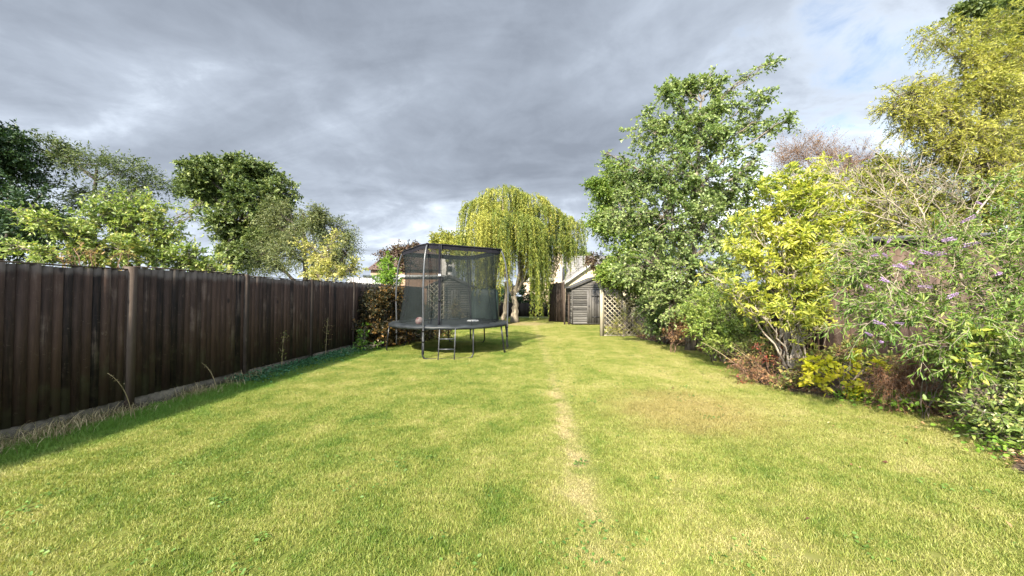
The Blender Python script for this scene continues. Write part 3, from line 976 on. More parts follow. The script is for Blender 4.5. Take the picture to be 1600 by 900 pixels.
hs = thing('bungalow', 'cream walled bungalow with grey tiled roof and white bargeboard behind the shed', 'house', (5.5, 34, 0))
Y0 = 36.0
xl, xr = XY(869, Y0), XY(1010, Y0)
zr, ze = P(0, 401, 39)[2], P(0, 437, Y0)[2]
mb = MB()
mb.box(((xl + xr) / 2, 39, ze / 2), (xr - xl, 6, ze))
for x in (xl, xr):
    mb.add([(x, 36, ze + .001), (x, 42, ze + .001), (x, 39, zr - .1)], [(0, 1, 2)])
mb.build('wall', M['cream'], hs)
rf = MB()
quad_slab(rf, [(xl - .2, 35.6, ze - .15), (xr + .2, 35.6, ze - .15), (xr + .2, 39, zr), (xl - .2, 39, zr)], .1)
quad_slab(rf, [(xl - .2, 42.4, ze - .15), (xr + .2, 42.4, ze - .15), (xr + .2, 39, zr), (xl - .2, 39, zr)], .1)
rf.build('roof', M['tile'], hs)
# projecting gable
Yg = 32.5
gl, ga, gr_ = XY(881, Yg), XY(925, Yg), XY(969, Yg)
gze, gza = P(0, 443, Yg)[2], P(0, 412, Yg)[2]
gm = MB()
gm.add([(gl, Yg, 0), (gr_, Yg, 0), (gr_, Yg, gze), (ga, Yg, gza), (gl, Yg, gze), (gl, 36.2, 0), (gr_, 36.2, 0), (gr_, 36.2, gze), (ga, 36.2, gza), (gl, 36.2, gze)], [(0, 1, 2, 3, 4), (5, 9, 8, 7, 6), (0, 4, 9, 5), (1, 6, 7, 2)])
gm.build('gable', M['cream'], hs)
gr2 = MB()
ov = .35
sl = (gza - gze) / (ga - gl)
quad_slab(gr2, [(ga, Yg - .3, gza + .02), (gl - ov, Yg - .3, gze - sl * ov + .02), (gl - ov, 38, gze - sl * ov + .02), (ga, 38, gza + .02)], .1)
quad_slab(gr2, [(ga, Yg - .3, gza + .02), (gr_ + ov, Yg - .3, gze - sl * ov + .02), (gr_ + ov, 38, gze - sl * ov + .02), (ga, 38, gza + .02)], .1)
gr2.build('gable_roof', M['tile'], hs)
bb = MB()
bb.bar((ga, Yg - .33, gza - .03), (gl - ov, Yg - .33, gze - sl * ov - .03), .05, .17)
bb.bar((ga, Yg - .33, gza - .03), (gr_ + ov, Yg - .33, gze - sl * ov - .03), .05, .17)
bb.build('bargeboard', M['whitepaint'], hs)
ch = MB()
cx = XY(872, 35)
cz = P(0, 397, 35)[2]
ch.box((cx, 35.2, cz / 2), (.75, .6, cz))
ch.box((cx, 35.2, cz + .05), (.85, .7, .12))
chn = ch.build('chimney', M['chimney'], hs)
pt = MB()
pt.tube([(cx, 35.2, cz + .1), (cx, 35.2, cz + .45)], [.13, .11], 10)
pt.build('chimney_pot', M['redtile'], chn)
gm = MB()
xa_, xb_ = XY(818, 36), XY(868, 36)
zf = P(0, 434, 36)[2]
gar = thing('flat_roofed_garage', 'flat roofed pale garage with white fascia glimpsed through the willow strands', 'garage', ((xa_ + xb_) / 2, 36, 0))
gm.box(((xa_ + xb_) / 2, 38, zf / 2 - .2), (xb_ - xa_, 4, zf - .4))
gm.build('wall', M['chimney'], gar)
gm = MB()
gm.box(((xa_ + xb_) / 2, 38, zf - .18), (xb_ - xa_ + .3, 4.3, .36))
gm.build('fascia', M['whitepaint'], gar)

# brown roofed house and pale gable behind the trampoline
h2 = thing('brown_roofed_house', 'house with dark brown tiled roof and pale end wall behind the trampoline', 'house', (XY(640, 45), 45, 0))
Yh = 45.0
xl, xr = XY(579, Yh), XY(690, Yh)
ze, zr = P(0, 420, Yh)[2], P(0, 386, Yh + 4)[2]
mb = MB()
mb.box(((xl + xr) / 2, Yh + 4, ze / 2), (xr - xl, 8, ze))
mb.build('wall', M['brick'], h2)
rf = MB()
xm = XY(606, Yh)
quad_slab(rf, [(xl - .4, Yh - .4, ze - .2), (xr, Yh - .4, ze - .2), (xr, Yh + 4, zr), (xm, Yh + 4, zr)], .1)
quad_slab(rf, [(xl - .4, Yh + 8.4, ze - .2), (xr, Yh + 8.4, ze - .2), (xr, Yh + 4, zr), (xm, Yh + 4, zr)], .1)
rf.add([(xl - .4, Yh - .4, ze - .1), (xm, Yh + 4, zr + .09), (xl - .4, Yh + 8.4, ze - .1)], [(0, 1, 2)])
rf.build('roof', M['redtile'], h2)
wl, wr = XY(688, 43), XY(710, 43)
mb = MB()
zw, za = P(0, 400, 43)[2], P(0, 386, 43)[2]
mb.add([(wl, 43, 0), (wr, 43, 0), (wr, 43, zw), ((wl + wr) / 2, 43, za), (wl, 43, zw), (wl, 47, 0), (wr, 47, 0), (wr, 47, zw), ((wl + wr) / 2, 47, za), (wl, 47, zw)], [(0, 1, 2, 3, 4), (5, 9, 8, 7, 6), (0, 4, 9, 5), (1, 6, 7, 2), (2, 7, 8, 3), (4, 3, 8, 9)])
mb.build('end_wall', M['pale'], h2)
for i in range(2):
    zc = P(0, 408 + 12 * i, 43)[2]
    wm = MB()
    wm.box(((wl * .35 + wr * .65), 42.98, zc), (.62, .06, .72))
    wf = wm.build('window', M['whitepaint'], h2)
    wg = MB()
    wg.box(((wl * .35 + wr * .65), 42.94, zc), (.48, .03, .58))
    wg.build('pane', M['glass'], wf)

# long flat roofed building behind the fence
lb = thing('flat_roofed_building', 'long low brick building with pale flat roof edge behind the end of the dark fence', 'outbuilding', (XY(625, 23), 23, 0))
xa_, xb_ = XY(572, 23), XY(694, 23)
zf = P(0, 430, 23)[2]
mb = MB()
mb.box(((xa_ + xb_) / 2, 24.5, zf / 2 - .1), (xb_ - xa_, 3, zf - .2))
mb.build('wall', M['brick'], lb)
mb = MB()
mb.box(((xa_ + xb_) / 2, 24.45, zf - .07), (xb_ - xa_ + .3, 3.2, .16))
mb.build('fascia', M['whitepaint'], lb)
# pale grey boarded fence in the neighbouring garden
board_fence('grey_fence', 'pale grey boarded fence showing above the far end of the dark fence', (XY(545, 19), 19), (XY(625, 19.6), 19.6), 1.25, 2.55, M['greyboard'], M['greyboard'], None, seed=17, post_h=.03)
# tarpaulin covered stack behind the trampoline
tx0, tx1 = XY(735, 19.4), XY(779, 19.4)
r = np.random.RandomState(2)
nxs, nzs = 13, 12
mb = MB()
vv, ff = [], []
ring = []
hs_ = 1.95
for k in range(nzs + 1):
    z = hs_ * k / nzs
    for i in range(32):
        a = i * 2 * math.pi / 32
        ca, sa = math.cos(a), math.sin(a)
        ex = .9
        rx, ry = (tx1 - tx0) / 2 * (1 - .06 * k / nzs), .55 * (1 - .08 * k / nzs)
        if k == nzs:
            rx *= .9
            ry *= .85
        px_ = (abs(ca) ** .35) * math.copysign(1, ca) * rx * (1 + .03 * math.sin(i * 3.1 + k * .2))
        py_ = (abs(sa) ** .35) * math.copysign(1, sa) * ry * (1 + .05 * math.sin(i * 2.3 + k * .3))
        vv.append(((tx0 + tx1) / 2 + px_, 20.0 + py_, z + (.03 * math.sin(i * 1.7) if k == nzs else 0)))
for k in range(nzs):
    for i in range(32):
        ff.append((k * 32 + i, k * 32 + (i + 1) % 32, (k + 1) * 32 + (i + 1) % 32, (k + 1) * 32 + i))
mb.add_uniform(np.array(vv), np.array(ff), np.full(len(vv), .5))
top = np.array(vv[-32:])
mb.add(np.concatenate([top, top.mean(0, keepdims=True) + np.array([[0, 0, .08]])]), [(i, (i + 1) % 32, 32) for i in range(32)])
tag(mb.build('covered_stack', M['tarp'], smooth=True, loc=((tx0 + tx1) / 2, 20, 0)), 'square stack under a dark green tarpaulin beside the willow trunk', 'covered stack')

# ------------------------------------------------------------------ trampoline
TC = np.array((-1.86, 11.1))
TR = 1.72
TH = .80
tp = thing('trampoline', 'large round trampoline with black safety net, curved poles and ladder on the lawn', 'trampoline', (TC[0], TC[1], 0))


def ringpts(rad, z, n=64, wob=0.0):
    a = np.arange(n) * 2 * math.pi / n
    rr = rad * (1 + wob * np.sin(a * 9))
    return np.stack([TC[0] + rr * np.cos(a), TC[1] + rr * np.sin(a), np.full(n, z)], 1)


mb = MB()
mb.tube(ringpts(TR - .02, TH - .04), .024, 8, closed=True)
mb.build('rim_tube', M['galv'], tp, True)
# padded rim, slightly lumpy
mb = MB()
na = 96
prof = [(TR - .34, .005), (TR - .30, .03), (TR - .18, .045), (TR - .04, .04), (TR + .03, .01), (TR + .035, -.045), (TR + .02, -.05), (TR - .3, -.004)]
vv = []
r = np.random.RandomState(4)
lump = .012 * np.sin(np.arange(na) * 1.31) + .01 * r.randn(na)
for i in range(na):
    a = i * 2 * math.pi / na
    for (rr, zz) in prof:
        vv.append((TC[0] + rr * math.cos(a), TC[1] + rr * math.sin(a), TH + zz + (lump[i] if zz > 0.02 else (lump[i] * .6 if zz < -.03 else 0))))
npf = len(prof)
ff = np.array([(i * npf + k, ((i + 1) % na) * npf + k, ((i + 1) % na) * npf + (k + 1) % npf, i * npf + (k + 1) % npf) for i in range(na) for k in range(npf)])
mb.add_uniform(np.array(vv), ff, np.full(len(vv), .5))
mb.build('safety_pad', M['pad'], tp, True)
mb = MB()
c = ringpts(TR - .32, TH - .005, 64)
c2 = ringpts(.8, TH - .02, 64)
mb.add_uniform(np.concatenate([c, c2, np.array([[TC[0], TC[1], TH - .03]])]), np.array([(i, (i + 1) % 64, 64 + (i + 1) % 64, 64 + i) for i in range(64)]), np.full(129, .5))
mb.lo.append(np.array([(64 + i, 64 + (i + 1) % 64, 128) for i in range(64)]).ravel())
mb.lt.append(np.full(64, 3))
mb.build('jump_mat', M['mat'], tp, True)
PA = [R(-102.5), R(-13), R(76), R(167)]
tops = []
for a in PA:
    ca, sa = math.cos(a), math.sin(a)
    pr = [(TR + .045, .12), (TR + .045, .75), (TR + .06, 1.1), (TR + .075, 1.6), (TR + .05, 2.1), (TR + .0, 2.55), (TR - .09, 2.84), (TR - .15, 2.93)]
    ts = np.linspace(0, 1, 22)
    src = np.linspace(0, 1, len(pr))
    pts = np.stack([np.interp(ts, src, [p[0] for p in pr]), np.interp(ts, src, [p[1] for p in pr])], 1)
    for _ in range(2):
        pts[1:-1] = (pts[:-2] + 2 * pts[1:-1] + pts[2:]) / 4
    p3 = [(TC[0] + q * ca, TC[1] + q * sa, z) for q, z in pts]
    mb = MB()
    mb.tube(p3, .024, 8)
    pole = mb.build('net_pole', M['galv'], tp, True)
    cm = MB()
    t3 = np.array(p3[-1])
    cm.tube([t3 - (0, 0, .03), t3 + (0, 0, .045)], .034, 8)
    cm.build('pole_cap', M['foam'], pole, True)
    for z in (.45, .72):
        cl = MB()
        cl.tube([(TC[0] + (TR + .045) * ca, TC[1] + (TR + .045) * sa, z - .03), (TC[0] + (TR + .045) * ca, TC[1] + (TR + .045) * sa, z + .03)], .035, 8)
        cl.build('clamp', M['steel'], pole, True)
    tops.append(t3)
# top rods between the poles
NTH = 2.93


def top_r(a):
    """plan radius of the top rods at angle a"""
    best = None
    A_ = (a - PA[0]) % (2 * math.pi)
    aa = [(x - PA[0]) % (2 * math.pi) for x in PA] + [2 * math.pi]
    for i in range(4):
        if aa[i] <= A_ <= aa[i + 1] + 1e-9:
            f = (A_ - aa[i]) / (aa[i + 1] - aa[i])
            return (TR - .15) - .40 * math.sin(math.pi * f)
    return TR - .15


for i in range(4):
    a0, a1 = PA[i], PA[(i + 1) % 4]
    if a1 < a0:
        a1 += 2 * math.pi
    pts = [(TC[0] + top_r(a) * math.cos(a), TC[1] + top_r(a) * math.sin(a), NTH + .02) for k, a in enumerate(np.linspace(a0, a1, 17))]
    mb = MB()
    mb.tube(pts, .022, 7)
    mb.build('top_rod', M['foam'], tp, True)
# net
na, nzn = 96, 10
vv = []
r = np.random.RandomState(9)
for k in range(nzn + 1):
    f = k / nzn
    for i in range(na):
        a = i * 2 * math.pi / na
        rb = TR - .26
        rt = top_r(a) - .01
        s = f ** 1.3
        rr = rb * (1 - s) + rt * s - .07 * math.sin(math.pi * f) + .012 * math.sin(a * 13 + 2 * f) * math.sin(math.pi * f)
        vv.append((TC[0] + rr * math.cos(a), TC[1] + rr * math.sin(a), TH + .01 + (NTH - TH) * f))
ff = np.array([(k * na + i, k * na + (i + 1) % na, (k + 1) * na + (i + 1) % na, (k + 1) * na + i) for k in range(nzn) for i in range(na)])
mb = MB()
mb.add_uniform(np.array(vv), ff, np.full(len(vv), .5))
net = mb.build('safety_net', M['net'], tp, True)
# seam tape round the top of the net
mb = MB()
vv = []
for i in range(na):
    a = i * 2 * math.pi / na
    rr = top_r(a)
    for z in (NTH - .10, NTH + .0):
        vv.append((TC[0] + rr * math.cos(a), TC[1] + rr * math.sin(a), z))
mb.add_uniform(np.array(vv), np.array([(2 * i, 2 * ((i + 1) % na), 2 * ((i + 1) % na) + 1, 2 * i + 1) for i in range(na)]), np.full(len(vv), .5))
mb.build('net_hem', M['foam'], net, True)
# seams of the net beside each pole and midway between
for a in [x + o for x in PA for o in (0, math.pi / 4)]:
    sp3 = []
    for f in np.linspace(0, 1, 12):
        s = f ** 1.3
        q = (TR - .26) * (1 - s) + (top_r(a) - .01) * s - .07 * math.sin(math.pi * f) + .012 * math.sin(a * 13 + 2 * f) * math.sin(math.pi * f)
        sp3.append((TC[0] + q * math.cos(a), TC[1] + q * math.sin(a), TH + .01 + (NTH - TH) * f))
    mb = MB()
    mb.tube(sp3, .007, 5)
    mb.build('net_seam', M['foam'], net)
# entrance: sleeve with zip
ax = R(-91)
mb = MB()
pts = []
for f in np.linspace(0, 1, 14):
    s = f ** 1.3
    rr = (TR - .24) * (1 - s) + (top_r(ax)) * s - .05 * math.sin(math.pi * f)
    pts.append((TC[0] + rr * math.cos(ax), TC[1] + rr * math.sin(ax), TH + .03 + (NTH - TH) * f))
pts = np.array(pts)
mb.tube(pts + np.array((-.012, -.03, 0)), .026, 8)
sl_ = mb.build('entrance_sleeve', M['foam'], tp, True)
zb = MB()
zb.tube(pts + np.array((.03, -.03, 0)), .010, 6)
zb.build('zip', M['pad'], sl_, True)
for f in (.36, .62):
    bk = MB()
    q = pts[int(f * 13)]
    bk.box(q + np.array((.0, -.07, 0)), (.06, .03, .05))
    bk.build('buckle', M['white'] if f > .5 else M['steel'], sl_)
# springs just inside the rim
mb = MB()
for i in range(56):
    a = i * 2 * math.pi / 56
    mb.tube([(TC[0] + (TR - .32) * math.cos(a), TC[1] + (TR - .32) * math.sin(a), TH - .02), (TC[0] + (TR - .04) * math.cos(a), TC[1] + (TR - .04) * math.sin(a), TH - .04)], .012, 5)
mb.build('springs', M['galv'], tp)
# U shaped legs
for a in (R(-82), R(-4), R(80), R(172)):
    half = .64
    er = np.array((math.cos(a), math.sin(a)))
    et = np.array((-math.sin(a), math.cos(a)))
    base = TC + er * (TR * .93)
    pts = []
    for s, z in ((-half, TH - .05), (-half, .42), (-half, .12), (-half + .04, .035), (-half + .12, .008), (0, .004), (half - .12, .008), (half - .04, .035), (half, .12), (half, .42), (half, TH - .05)):
        out = .10 * (1 - z / TH)
        q = base + er * out + et * s
        pts.append((q[0], q[1], z))
    mb = MB()
    mb.tube(pts, .021, 8)
    mb.build('leg', M['steel'], tp, True)
# ladder
ld = thing('ladder', None, None, (0, 0, 0))
ld.parent = tp
lx, ly = TC[0] + .23, TC[1] - TR - .06
mb = MB()
for s in (-.20, .20):
    mb.tube([(lx + s, ly + .09, TH - .02), (lx + s, ly + .05, TH - .05), (lx + s, ly - .13, .01)], .016, 7)
ldo = mb.build('ladder_rails', M['galv'], tp, True)
for z in (.27, .52):
    f = 1 - z / TH
    rm = MB()
    rm.bar((lx - .19, ly + .05 - .18 * f, z), (lx + .19, ly + .05 - .18 * f, z), .05, .022)
    rm.build('rung', M['galv'], ldo)
bpy.data.objects.remove(ld)

# things lying on the trampoline
bp_ = P(655.5, 496, 10.35)
mb = MB()
nu, nv_ = 24, 14
vv = []
for j in range(nv_ + 1):
    th = math.pi * j / nv_
    for i in range(nu):
        ph = 2 * math.pi * i / nu
        vv.append((bp_[0] + .115 * math.sin(th) * math.cos(ph), bp_[1] + .115 * math.sin(th) * math.sin(ph), TH + .10 + .115 * math.cos(th)))
mb.add_uniform(np.array(vv), np.array([(j * nu + i, j * nu + (i + 1) % nu, (j + 1) * nu + (i + 1) % nu, (j + 1) * nu + i) for j in range(nv_) for i in range(nu)]), np.full(len(vv), .5))
tag(mb.build('play_ball', M['pink'], smooth=True, loc=(bp_[0], bp_[1], TH)), 'mottled pink and white ball lying on the trampoline inside the net', 'ball')
wp = P(739, 498, 12.0)
mb = MB()
vv = []
for i in range(20):
    a = i * 2 * math.pi / 20
    for rr, z in ((.06, .035), (.13, .03), (.15, .005), (.155, -.005)):
        vv.append((wp[0] + rr * 1.3 * math.cos(a), wp[1] + rr * math.sin(a), TH - .005 + z))
mb.add_uniform(np.array(vv), np.array([(i * 4 + k, ((i + 1) % 20) * 4 + k, ((i + 1) % 20) * 4 + k + 1, i * 4 + k + 1) for i in range(20) for k in range(3)]), np.full(len(vv), .5))
mb.add([vv[i * 4] for i in range(20)], [tuple(range(20))])
tag(mb.build('flying_disc', M['white'], smooth=True, loc=(wp[0], wp[1], TH)), 'small flat white disc lying at the back of the trampoline', 'disc')

# ------------------------------------------------------------------ plants
class Leaves:
    def __init__(s):
        s.P, s.D, s.L, s.T, s.U = [], [], [], [], []

    def add(s, Pn, D, L, T):
        s.P.append(Pn)
        s.D.append(D)
        s.L.append(np.broadcast_to(L, (len(Pn),)))
        s.T.append(np.broadcast_to(T, (len(Pn),)))

    def build(s, name, mat, parent, r, aspect=.5, shape='diamond', updev=.8, curl=.15, loc=None, fold=.12):
        Pn, D = np.concatenate(s.P), nrm(np.concatenate(s.D))
        L, T = np.concatenate(s.L), np.clip(np.concatenate(s.T), 0, 1)
        n = len(Pn)
        U = np.array((0, 0, 1.0)) + r.randn(n, 3) * updev
        N_ = nrm(U - (U * D).sum(1, keepdims=True) * D)
        S = np.cross(D, N_)
        W = (L * aspect * (.85 + .3 * r.rand(n)) / 2)[:, None]
        Lc = L[:, None]
        cu = (curl * (.4 + r.rand(n)))[:, None] * Lc
        fo = fold * W
        mb = MB()
        if shape == 'diamond':
            v = np.stack([Pn, Pn + D * Lc * .42 + S * W + N_ * fo, Pn + D * Lc - N_ * cu, Pn + D * Lc * .42 - S * W + N_ * fo], 1).reshape(-1, 3)
            b = np.arange(n)[:, None] * 4
            f = np.concatenate([b + np.array([[0, 1, 2]]), b + np.array([[0, 2, 3]])])
            k = 4
        else:
            v = np.stack([Pn, Pn + D * Lc * .28 + S * W * .85 + N_ * fo, Pn + D * Lc * .66 + S * W * .75 + N_ * fo - N_ * cu * .35, Pn + D * Lc - N_ * cu,
                          Pn + D * Lc * .66 - S * W * .75 + N_ * fo - N_ * cu * .35, Pn + D * Lc * .28 - S * W * .85 + N_ * fo], 1).reshape(-1, 3)
            b = np.arange(n)[:, None] * 6
            f = np.concatenate([b + np.array([[0, 1, 2, 3]]), b + np.array([[0, 3, 4, 5]])])
            k = 6
        mb.add_uniform(v, f, np.repeat(T, k))
        return mb.build(name, mat, parent, loc=loc)


def bez(a, b, c, n):
    t = np.linspace(0, 1, n)[:, None]
    return (1 - t) ** 2 * a + 2 * t * (1 - t) * b + t ** 2 * c


def wig(r, pts, amp):
    n = len(pts)
    q = pts.copy()
    if n > 2:
        q[1:-1] += r.randn(n - 2, 3) * amp
    return q


def CL(px, py, Y, rx, ry=None, depth=1.0):
    """a clump of foliage: centre and radii from its outline in the photo at distance Y"""
    c = P(px, py, Y)
    k = Y / F
    ry = rx if ry is None else ry
    return (c, np.array((rx * k, (rx + ry) / 2 * k * depth, ry * k)))


def plant(name, label, cat, base, clumps, seed, leaf, bark='bark', trunk_r=.12, trunk_top=None, stems=0, nsub=12, ntw=8, nleaf=10, tl=.5,
          L=.08, aspect=.5, shape='diamond', lift=.3, droop=.25, amp=.03, twigs=True, spread=.6, updev=.8, curl=.15, whorl=False, group=None,
          tintdev=.22, shell=2.4, dens=None, wood_names=('trunk', 'crown'), limb_r=None, tintbias=0.0, flat=.0, leafdev=.5):
    r = np.random.RandomState(seed)
    base = np.array((base[0], base[1], 0.0))
    root = thing(name, label, cat, base, group)
    wood = MB()
    cs = [c for c, _ in clumps]
    top = trunk_top
    if stems == 0:
        if top is None:
            mean = np.mean(cs, 0)
            hi = max(c[2] for c in cs)
            top = np.array((mean[0], mean[1], hi * .92))
        top = np.array(top, float)
        mid_ = (base + top) / 2 + np.array((r.randn() * .15, r.randn() * .15, 0)) * top[2] * .12
        tpts = wig(r, bez(base, mid_, top, 12), trunk_r * .25)
        tr_ = trunk_r * np.linspace(1, .22, 12)
        tr_[0] *= 1.35
        tpts[0][2] = -.05
        wood.tube(tpts, tr_, 9)
    lv = Leaves()
    for ci, (c, rad) in enumerate(clumps):
        ctint = r.uniform(-.14, .14)
        hmax = max(c[2] + rad[2], .1)
        if stems == 0:
            k = int(np.clip(np.searchsorted(tpts[:, 2], max(c[2] - .9 * np.hypot(c[0] - tpts[6][0], c[1] - tpts[6][1]), .12 * hmax)), 2, 11))
            a = tpts[k]
            r0 = min(tr_[k] * .65, trunk_r * .5)
        else:
            ang = r.rand() * 6.28
            a = base + np.array((math.cos(ang), math.sin(ang), 0)) * trunk_r * 1.2
            a[2] = -.02
            r0 = (limb_r or trunk_r * .35)
        m = (a + c) / 2 + np.array((0, 0, .22 * np.linalg.norm(c - a) * (.4 if stems else .6)))
        if stems:
            m = a * .5 + c * .5 + np.array(((a[0] - c[0]) * .25, (a[1] - c[1]) * .25, .1 * c[2]))
        limb = wig(r, bez(a, m, c, 10), amp * 1.2)
        wood.tube(limb, np.linspace(r0, max(r0 * .28, .006), 10), 6)
        ns = max(3, int(nsub * (1.0 if dens is None else dens[ci])))
        for j in range(ns):
            u = nrm(r.randn(3))
            e = c + rad * u * r.rand() ** (1 / shell)
            i0 = r.randint(4, 10)
            s0 = limb[i0]
            dist = np.linalg.norm(e - s0)
            md = (s0 + e) / 2 + r.randn(3) * .12 * dist + np.array((0, 0, .12 * dist))
            sub = wig(r, bez(s0, md, e, 7), amp)
            wood.tube(sub, np.linspace(max(r0 * .26, .005), max(r0 * .07, .0025), 7), 4, cap=False)
            sdir = nrm(sub[-1] - sub[-3])
            n = ntw if rad.max() > .26 else max(3, ntw // 3)
            idx = r.rand(n) * 4.2 + 1.8
            i_ = np.clip(idx.astype(int), 0, 5)
            fr = (idx - i_)[:, None]
            st = sub[i_] * (1 - fr) + sub[i_ + 1] * fr
            out = nrm((st - c) / rad + 1e-6)
            dr = nrm(out * spread + sdir * .5 + r.randn(n, 3) * .6 + np.array((0, 0, lift)))
            ln = min(tl, .9 * rad.max() + .07) * (.55 + .75 * r.rand(n))
            # leaves along the twigs
            K = nleaf if rad.max() > .26 else max(4, int(nleaf * .6))
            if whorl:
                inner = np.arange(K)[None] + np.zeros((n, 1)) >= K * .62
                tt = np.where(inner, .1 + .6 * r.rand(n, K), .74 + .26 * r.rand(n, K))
            else:
                tt = (np.arange(K)[None] + r.rand(n, K)) / K * .9 + .1
            pos = st[:, None] + dr[:, None] * (ln[:, None] * tt)[..., None]
            pos[..., 2] -= droop * ln[:, None] * tt ** 2
            sg = np.where((np.arange(K)[None] % 2) == 0, 1.0, -1.0) * np.ones((n, 1))
            sd = nrm(np.cross(dr, np.array((0, 0, 1.0)) + r.randn(n, 3) * .3))
            ld = dr[:, None] * (.55 if not whorl else .45) + sd[:, None] * sg[..., None] * .7 + r.randn(n, K, 3) * leafdev + np.array((0, 0, -.25 * droop - flat))
            lt_ = np.clip(.5 + tintbias + ctint + r.randn(n, 1) * tintdev * .6 + r.randn(n, K) * tintdev, 0, 1)
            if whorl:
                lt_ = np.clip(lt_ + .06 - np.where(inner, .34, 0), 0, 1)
            lv.add(pos.reshape(-1, 3), ld.reshape(-1, 3), (L * (.45 + .95 * r.rand(n, K))).ravel(), lt_.ravel())
            if twigs:
                for q in range(n):
                    p0 = st[q]
                    p2 = st[q] + dr[q] * ln[q] - np.array((0, 0, droop * ln[q]))
                    p1 = st[q] + dr[q] * ln[q] * .5 - np.array((0, 0, droop * ln[q] * .25))
                    tr0 = max(r0 * .08, .002)
                    wood.tube([p0, p1, p2], [tr0, tr0 * .8, tr0 * .5], 3, cap=False)
    wood.build(wood_names[0], M[bark], root, True)
    lv.build(wood_names[1], LEAF[leaf] if isinstance(leaf, str) else leaf, root, r, aspect, shape, updev, curl)
    return root


def around(r, clumps_spec, Y):
    return [CL(a[0], a[1], Y + (a[4] if len(a) > 4 else r.uniform(-.06, .06) * Y), a[2], a[3]) for a in clumps_spec]


rr_ = np.random.RandomState(77)

# --- beyond the left fence
plant('evergreen_tree', 'dark dense evergreen tree at the left edge behind the dark fence', 'tree', (XY(5, 14), 14),
      around(rr_, [(-30, 300, 70, 60), (20, 260, 45, 45), (8, 222, 22, 25), (-20, 225, 40, 40), (45, 330, 45, 45), (30, 380, 60, 45), (-40, 380, 60, 50), (-90, 300, 60, 70), (-80, 200, 50, 50)], 14), 31, 'conifer',
      'bark_dark', .28, nsub=34, ntw=10, nleaf=14, tl=.55, L=.13, aspect=.5, lift=.5, twigs=False, shell=2.0)
plant('grey_olive_tree', 'airy grey green tree with loose spreading sprays left of the round dark tree', 'tree', (XY(135, 15.5), 15.5),
      around(rr_, [(90, 250, 36, 24), (145, 258, 45, 28), (195, 268, 40, 22), (232, 288, 26, 20), (125, 300, 50, 34), (180, 310, 45, 30), (75, 232, 18, 14), (150, 345, 60, 40), (225, 340, 35, 40), (85, 340, 30, 40)], 15.5), 32, 'olive',
      'bark_dark', .2, nsub=17, ntw=9, nleaf=12, tl=.75, L=.12, aspect=.34, lift=.15, droop=.15, twigs=False, shell=2.5)
plant('round_tree', 'large round dark green leafy tree left of the feathery olive one', 'tree', (XY(365, 25), 25),
      around(rr_, [(300, 268, 24, 20, -1), (330, 262, 16, 14, 1), (372, 264, 28, 20, -.5), (408, 272, 26, 20, 1), (440, 298, 24, 22, -.5), (312, 300, 26, 26, 0), (352, 300, 30, 26, 1.5), (395, 310, 32, 26, -1.5), (430, 332, 26, 24, .5), (345, 345, 34, 26, -.5), (390, 355, 32, 24, 1), (300, 288, 18, 20, 1), (385, 395, 28, 28, -1), (362, 385, 18, 22, 1), (420, 370, 28, 24, 0)], 25), 33, 'oak',
      'bark_dark', .4, nsub=40, ntw=11, nleaf=14, tl=.62, L=.165, aspect=.6, lift=.3, twigs=False, shell=4.0)
plant('feathery_tree', 'soft olive green feathery tree in front of the round dark tree', 'tree', (XY(480, 21), 21),
      around(rr_, [(440, 350, 34, 32), (485, 355, 36, 26), (525, 368, 30, 26), (450, 395, 36, 34), (500, 400, 40, 32), (540, 395, 20, 28), (430, 325, 18, 14), (500, 338, 20, 12), (410, 400, 22, 26)], 21), 34, 'feather',
      'bark_dark', .22, nsub=32, ntw=12, nleaf=15, tl=.75, L=.12, aspect=.3, lift=.05, droop=.45, twigs=False, shell=2.3)
plant('plum_tree', 'purple brown leaved small tree in front of the brown tiled roof', 'tree', (XY(628, 30), 30),
      around(rr_, [(620, 395, 20, 12), (640, 390, 14, 10), (600, 402, 14, 10), (630, 412, 24, 14)], 30), 35, 'plum',
      'bark_dark', .14, nsub=16, ntw=8, nleaf=9, tl=.6, L=.16, aspect=.5, twigs=False)
plant('lime_green_shrub', 'bright lime green shrub beside the trampoline in front of the pale grey fence', 'shrub', (XY(606, 15.5), 15.5),
      around(rr_, [(606, 412, 14, 20), (596, 420, 12, 16), (615, 430, 12, 16), (602, 440, 16, 14)], 15.5), 36, 'lime',
      'bark', .1, stems=3, nsub=14, ntw=9, nleaf=9, tl=.3, L=.085, aspect=.5, twigs=False)
plant('yellowing_tree', 'small pale yellow leaved tree rising over the dark fence left of the bronze topped bush', 'tree', (XY(508, 12.6), 12.8),
      around(rr_, [(524, 368, 6, 10), (512, 388, 11, 12), (476, 385, 8, 8), (500, 405, 24, 14), (525, 420, 24, 12), (490, 425, 22, 10), (555, 418, 16, 14), (468, 378, 6, 6)], 12.8), 37, 'yellowsmall',
      'bark', .07, trunk_top=P(512, 395, 12.8), nsub=13, ntw=8, nleaf=9, tl=.26, L=.085, aspect=.45, twigs=True, lift=.25)
